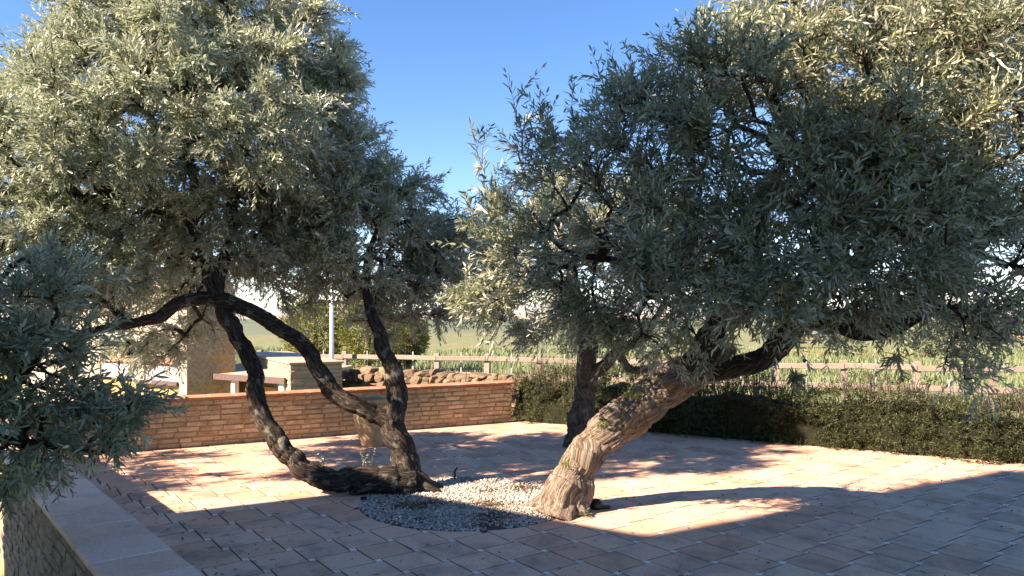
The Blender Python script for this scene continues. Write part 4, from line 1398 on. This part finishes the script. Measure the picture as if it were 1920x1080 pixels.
def outbuildings():
    YD = -1.96
    # square brick store with a flat top
    C = P(545, 680, 12.9)
    t = empty('brick_store', (C.x, C.y, YD))
    tag(t, 'flat-topped pale brick block with one sunlit side beside the white pole', 'building')
    a, b = A, B
    W, D, top = 0.9, 4.3, 0.78
    c = C + a * W / 2 + b * D / 2
    MB().box((c.x, c.y, (YD + top) / 2), (W, D, top - YD), a).build('wall', M['mortar'], t)
    C0 = Vector((C.x, C.y, 0))
    course_wall(t, C0, a, -b, W, -0.3, top, M['pale_brick'])
    course_wall(t, C0 + b * D, -b, -a, D, 0.0, top, M['pale_brick'])
    MB().box((c.x, c.y, top + 0.022), (W + 0.06, D + 0.06, 0.04), a, 0.008).build('coping', M['sheet'], t)

    # lean-to with a sand-coloured roof and brown fascia, beside the store
    F0, F1 = Vector((-4.02, 13.1, 0)), Vector((-6.44, 14.62, 0))
    fd = (F1 - F0).normalized(); L = (F1 - F0).length
    fn = Vector((fd.y, -fd.x, 0))
    if fn.y > 0: fn = -fn
    t = empty('lean_to', (F0.x, F0.y, YD))
    tag(t, 'open lean-to with sandy roof, brown fascia and ochre back wall below the terrace wall', 'building')
    c = F0 + fd * L / 2
    mb = MB()
    q0, q1 = F0 - fn * 0.03, F1 - fn * 0.03
    r0, r1 = q0 - fn * 1.7, q1 - fn * 1.7
    zf, zb = 0.53, 0.66
    mb.add([(q0.x, q0.y, zf), (q1.x, q1.y, zf), (r1.x, r1.y, zb), (r0.x, r0.y, zb), (q0.x, q0.y, zf - 0.06), (q1.x, q1.y, zf - 0.06), (r1.x, r1.y, zb - 0.06), (r0.x, r0.y, zb - 0.06)],
           [(3, 2, 1, 0), (4, 5, 6, 7), (0, 1, 5, 4), (1, 2, 6, 5), (2, 3, 7, 6), (3, 0, 4, 7)])
    mb.build('roof', M['sheet'], t)
    MB().box((c.x, c.y, 0.485), (L + 0.1, 0.03, 0.11), fd).build('fascia', M['fascia'], t)
    w = c - fn * 1.1
    MB().box((w.x, w.y, (YD + 0.46) / 2), (L, 0.1, 0.46 - YD), fd).build('back_wall', M['ochre'], t)
    e = F0 - fn * 0.55 + fd * 0.25
    for px_, wd, mat, nm in ((0.12, 0.12, 'white_paint', 'white_post'), (2.62, 0.22, 'ochre_brick', 'brick_pillar'), (1.45, 0.1, 'white_paint', 'white_post')):
        q = F0 + fd * px_ - fn * 0.12
        MB().box((q.x, q.y, (YD + 0.42) / 2), (wd, wd, 0.42 - YD), fd, 0.006).build(nm, M[mat], t)
    q = F0 + fd * 0.65 - fn * 0.5
    MB().box((q.x, q.y, (YD + 0.3) / 2), (1.0, 0.2, 0.3 - YD), fd).build('brick_panel', M['ochre_brick'], t)

    # taller white house with an open porch, mostly behind leaves
    H0 = P(350, 690, 13.9); H0.z = 0
    hd = Vector((-0.85, 0.527, 0)); hn = Vector((-0.527, -0.85, 0))
    t = empty('white_house', (H0.x, H0.y, YD))
    tag(t, 'white plastered house with a dark porch opening glimpsed through the left tree', 'building')
    LW, TOP = 6.0, 2.15
    def slab(nm, s0, s1, z0, z1, mat, depth=0.25, out=0.0):
        q = H0 + hd * (s0 + s1) / 2 - hn * (depth / 2 - out)
        MB().box((q.x, q.y, (z0 + z1) / 2), (s1 - s0, depth, z1 - z0), hd).build(nm, M[mat], t)
    slab('pillar', 0.0, 0.24, YD, 1.16, 'plaster')
    slab('pillar', 1.35, 1.62, YD, 1.16, 'plaster')
    slab('pillar', 2.9, 3.15, YD, 1.16, 'plaster')
    slab('upper_wall', 0.0, LW, 1.163, TOP, 'plaster')
    slab('side_wall', 3.153, LW, YD, 1.16, 'plaster')
    slab('porch_back', 0.2, 3.3, YD, 1.16, 'dark', 0.1, -0.8)
    slab('sill_wall', 0.243, 1.347, 0.38, 0.66, 'plaster_shade', 0.2, -0.03)
    slab('sill_wall', 1.623, 2.897, 0.38, 0.66, 'plaster_shade', 0.2, -0.03)
    slab('sill_board', 0.243, 1.6, 0.31, 0.377, 'fascia', 0.3, 0.05)
    slab('lower_wall', 0.243, 1.347, YD, 0.305, 'ochre', 0.15, -0.06)
    slab('lower_wall', 1.623, 2.897, YD, 0.305, 'ochre', 0.15, -0.06)
    for k in range(14):
        s = 0.27 + k * 0.19
        if 1.33 < s < 1.64: continue
        q = H0 + hd * (s + 0.08) + hn * 0.02
        mb = MB()
        n = 8
        vs, fs = [], []
        for e in (0, 1):
            for i in range(n + 1):
                a_ = math.pi * i / n
                u = q + hd * (0.075 * math.cos(a_)) - hn * (0.24 * e)
                vs.append((u.x, u.y, 0.67 + 0.05 * math.sin(a_) + 0.1 * e))
        fs = [(i, i + 1, n + 2 + i, n + 1 + i) for i in range(n)]
        mb.add(vs, fs).build('roof_tile', M['roof_tile'], t)
    # right side, brick, in shade
    q = H0 + A * 0.42 + B * 0.1
    MB().box((q.x + 0.02, q.y, (YD + TOP) / 2), (0.84, 0.2, TOP - YD), A).build('brick_side', M['mortar'], t)
    lay_bricks(t, H0 + A * 0.02 - B * 0.014, A, -B, 0.82, -0.3, 34, 0.07, M['ochre_brick'], 0.26, 0.015, True)
    # low roof
    ctr = H0 + hd * LW / 2 - hn * 0.45
    MB().box((ctr.x, ctr.y, TOP + 0.06), (LW + 0.1, 1.1, 0.12), hd, 0.02).build('roof', M['roof_tile'], t)

    # white pole
    p = P(622, 668, 17.2)
    z = terrain(p.x, p.y)
    t = empty('white_pole', (p.x, p.y, z))
    tag(t, 'slim white painted pole rising behind the flat-topped brick block', 'pole')
    lathe([(0.0, 0), (0.06, 0.0), (0.052, 0.4), (0.042, 2.6 - z), (0.0, 2.62 - z)], (p.x, p.y, z), 14).build('shaft', M['white_paint'], t, True)
    lathe([(0.0, 0), (0.1, 0.0), (0.1, 0.03), (0.0, 0.03)], (p.x, p.y, z + 0.005), 14).build('base_plate', M['white_paint'], t)


outbuildings()

# ------------------------------------------------------------------ the house behind the camera, whose shade lies on the terrace
def big_house():
    K = Vector((-7.0, 1.15, 0))
    G = -0.58
    t = empty('house', (K.x, K.y, G))
    tag(t, 'tall white house left of the camera whose shadow covers the near terrace', 'house')
    def box(nm, a0, a1, b0, b1, z0, z1, mat):
        c = K + A * (a0 + a1) / 2 + B * (b0 + b1) / 2
        return MB().box((c.x, c.y, (z0 + z1) / 2), (a1 - a0, b1 - b0, z1 - z0), A).build(nm, M[mat], t)
    box('wall', -7, 0, -9, 0, G, 9.2, 'plaster')
    def roofpts(a0, a1, b0, b1, z0, rise):
        m = MB()
        f = lambda a, b, z: tuple((K + A * a + B * b) + Vector((0, 0, z)))
        am, r = (a0 + a1) / 2, (a1 - a0) / 2
        m.add([f(a0, b0, z0), f(a1, b0, z0), f(a1, b1, z0), f(a0, b1, z0), f(am, b0 + r, z0 + rise), f(am, b1 - r, z0 + rise)],
              [(0, 1, 4), (1, 2, 5, 4), (2, 3, 5), (3, 0, 4, 5), (3, 2, 1, 0)])
        return m
    roofpts(-7.3, 0.3, -9.3, 0.3, 9.203, 1.9).build('roof', M['roof_tile'], t)
    # lower wing
    box('wing_wall', -3.5, 1.22, 0.003, 2.18, G, 4.3, 'plaster')
    f = lambda a, b, z: tuple((K + A * a + B * b) + Vector((0, 0, z)))
    m = MB()
    m.add([f(-3.8, 0.005, 5.15), f(1.5, 0.005, 5.15), f(1.5, 2.45, 4.32), f(-3.8, 2.45, 4.32), f(-3.8, 0.005, 5.0), f(1.5, 0.005, 5.0), f(1.5, 2.45, 4.17), f(-3.8, 2.45, 4.17)],
          [(3, 2, 1, 0)[::-1], (4, 5, 6, 7)[::-1], (0, 1, 5, 4), (1, 2, 6, 5), (2, 3, 7, 6), (3, 0, 4, 7)])
    m.build('wing_roof', M['roof_tile'], t)
    m = MB()
    m.add([f(1.0, 0.01, 4.303), f(1.0, 2.17, 4.303), f(1.0, 0.01, 4.95), f(1.21, 0.01, 4.303), f(1.21, 2.17, 4.303), f(1.21, 0.01, 4.95)], [(0, 1, 2), (5, 4, 3), (0, 3, 4, 1), (1, 4, 5, 2), (2, 5, 3, 0)])
    m.build('gable', M['plaster'], t)
    for b0 in (-7.6, -5.2, -2.6):
        for z0 in (1.0, 5.2):
            w = box('window', 0.002, 0.06, b0, b0 + 1.1, z0, z0 + 1.5, 'white_paint')
            g = box('pane', 0.03, 0.068, b0 + 0.08, b0 + 1.02, z0 + 0.08, z0 + 1.42, 'glass')
            g.parent = w; g.matrix_parent_inverse = _inv(w)


big_house()

# ------------------------------------------------------------------ small things on the ground
def sprigs(name, label, cat, base, n, h, mat, spread, parent=None, leaf=0.018):
    org = np.array(base) + rng.normal(0, 1, (n, 3)) * np.array([spread, spread, 0])
    d = unit(rng.normal(0, 0.25, (n, 3)) + np.array([0, 0, 1]))
    (SV, SF), (Bs, Ax, Nr, Ln, Wd), _ = shoots(org, d, h * rng.uniform(0.6, 1.1, n), 4, 0.0, 8, leaf, leaf * 0.2, 0.85, 0.15)
    t = empty(name, base)
    tag(t, label, cat)
    link('stems', np_mesh('stems', SV, SF), M['dry_twig'], t)['kind'] = 'stuff'
    link('leaves', leaves_mesh('leaves', Bs, Ax, Nr, Ln, Wd), mat, t)['kind'] = 'stuff'


sprigs('sprout', 'thin leafy sprout rising behind the stem lying on the tiles', 'weed', P(590, 893, 6.9), 5, 0.32, M['leaf'], 0.05, leaf=0.03)
sprigs('sprout', 'faint second sprout on the lying stem below the clay pot', 'weed', P(680, 888, 6.85), 4, 0.26, M['leaf'], 0.06, leaf=0.026)
sprigs('weed_tuft', 'bright green weed tuft on top of the pale leaning trunk', 'weed', P(1183, 752, 5.95), 12, 0.14, M['weed'], 0.03, leaf=0.022)
sprigs('weed_tuft', 'tall thin weed stalks on the upper edge of the pale trunk', 'weed', P(1160, 765, 6.0), 3, 0.2, M['weed'], 0.02, leaf=0.014)
sprigs('weed_tuft', 'small green tuft halfway down the front of the pale trunk', 'weed', P(1128, 806, 5.97), 9, 0.07, M['weed'], 0.018, leaf=0.02)
sprigs('weed_tuft', 'green weeds growing on the left flank of the pale trunk', 'weed', P(1056, 880, 5.99), 7, 0.12, M['weed'], 0.02, leaf=0.018)


def succulent():
    c = P(1092, 962, 6.02); c.z = 0.005
    t = empty('succulent', c)
    tag(t, 'small pale green succulent at the foot of the pale trunk', 'plant')
    n = 26
    a = rng.uniform(0, 2 * np.pi, n); el = rng.uniform(0.3, 1.4, n)
    ax = np.stack([np.cos(a) * np.cos(el), np.sin(a) * np.cos(el), np.sin(el)], 1)
    base = np.array(c) + np.stack([np.cos(a), np.sin(a), np.zeros(n)], 1) * 0.015
    o = link('leaves', leaves_mesh('leaves', base, ax, unit(np.array([[0, 0, 1.0]]) - ax * 0.3 + rng.normal(0, 0.1, (n, 3))), rng.uniform(0.06, 0.1, n), rng.uniform(0.012, 0.017, n), 0.4), M['succulent'], t)


succulent()


def spotlight():
    c = P(1117, 950, 6.25); c.z = 0.002
    t = empty('garden_spotlight', c)
    tag(t, 'black plastic garden spotlight on the tiles right of the pale trunk', 'lamp')
    lathe([(0.0, 0.0), (0.055, 0.0), (0.06, 0.015), (0.055, 0.05), (0.035, 0.075), (0.0, 0.08)], c, 16).build('housing', M['black_plastic'], t, True)
    MB().box((c.x + 0.075, c.y - 0.01, c.z + 0.014), (0.09, 0.05, 0.022), (0.95, 0.2), 0.006).build('bracket', M['black_plastic'], t)
    c = P(853, 893, 7.38); c.z = 0.0
    t = empty('irrigation_peg', c)
    tag(t, 'small forked black peg at the back rim of the gravel bed', 'peg')
    MB().box((c.x, c.y, 0.03), (0.016, 0.016, 0.08), (1, 0)).build('stake', M['black_plastic'], t)
    m = MB()
    m.add([(c.x - 0.02, c.y, 0.065), (c.x + 0.0, c.y, 0.065), (c.x + 0.03, c.y, 0.115), (c.x + 0.018, c.y, 0.118), (c.x - 0.02, c.y + 0.012, 0.065), (c.x, c.y + 0.012, 0.065), (c.x + 0.03, c.y + 0.012, 0.115), (c.x + 0.018, c.y + 0.012, 0.118)],
          [(0, 1, 2, 3), (7, 6, 5, 4), (0, 4, 5, 1), (1, 5, 6, 2), (2, 6, 7, 3), (3, 7, 4, 0)])
    m.build('prong', M['black_plastic'], t)
    c = P(682, 937, 6.52); c.z = 0.0
    t = empty('hose_end', c)
    tag(t, 'black hose end at the left rim of the gravel bed', 'hose')
    lathe([(0.0, -0.005), (0.028, -0.005), (0.03, 0.02), (0.026, 0.03), (0.016, 0.031), (0.015, 0.005), (0.0, 0.005)], c, 14).build('nozzle', M['black_plastic'], t, True)


spotlight()


def litter():
    n = 3200
    p = np.stack([rng.uniform(-5, 6, n), rng.uniform(4.2, 10, n), np.full(n, 0.004)], 1)
    edge = np.array([0.9 if (CORNER - Vector(q)).dot(NN) * 1 < 1.2 and (CORNER - Vector(q)).dot(NN) > 0 else 0.25 for q in p])
    ok = np.array([on_terrace(Vector(q), -0.12) for q in p]) & (rng.uniform(0, 1, n) < edge)
    p = p[ok]; n = len(p)
    a = rng.uniform(0, 2 * np.pi, n)
    ax = np.stack([np.cos(a), np.sin(a), rng.uniform(0.0, 0.12, n)], 1)
    nr = unit(rng.normal(0, 0.25, (n, 3)) + np.array([0, 0, 1.0]))
    o = link('fallen_leaves', leaves_mesh('fallen_leaves', p, ax, nr, rng.uniform(0.03, 0.065, n), rng.uniform(0.004, 0.009, n)), M['dead_leaf'])
    tag(o, 'dry fallen olive leaves scattered over the terrace tiles', 'leaves', kind='stuff')
    # straw and dead leaves in the gravel
    n = 1500
    r = np.sqrt(rng.uniform(0, 1, n)) * (GR - 0.05); a = rng.uniform(0, 2 * np.pi, n)
    p = np.stack([GC.x + r * np.cos(a), GC.y + r * np.sin(a), rng.uniform(0.004, 0.016, n)], 1)
    k = np.array([noise.noise(Vector((q[0] * 3.2, q[1] * 3.2, 0.7))) for q in p]) + rng.normal(0, 0.16, n) < 0.02
    p = p[k]; n = len(p)
    a = rng.uniform(0, 2 * np.pi, n)
    ax = np.stack([np.cos(a), np.sin(a), rng.uniform(-0.1, 0.3, n)], 1)
    o = link('leaf_litter', leaves_mesh('leaf_litter', p, ax, unit(rng.normal(0, 0.5, (n, 3)) + np.array([0, 0, 1.0])), rng.uniform(0.03, 0.06, n), rng.uniform(0.003, 0.006, n)), M['dead_leaf'])
    tag(o, 'brown leaf litter and straw lying on the white gravel', 'leaves', kind='stuff')
    n = 60
    pts = np.stack([rng.uniform(-2, 4.5, n), rng.uniform(4.4, 7.5, n), np.full(n, 0.006)], 1)
    pts = pts[[(Vector(q) - GC).length > GR for q in pts]]
    V, F = pebble_mesh(pts, rng.uniform(0.006, 0.009, len(pts)))
    o = link('fallen_olives', np_mesh('fallen_olives', V, F, True), M['fruit'])
    tag(o, 'shrivelled black olives dropped on the terrace tiles', 'olives', kind='stuff')


litter()
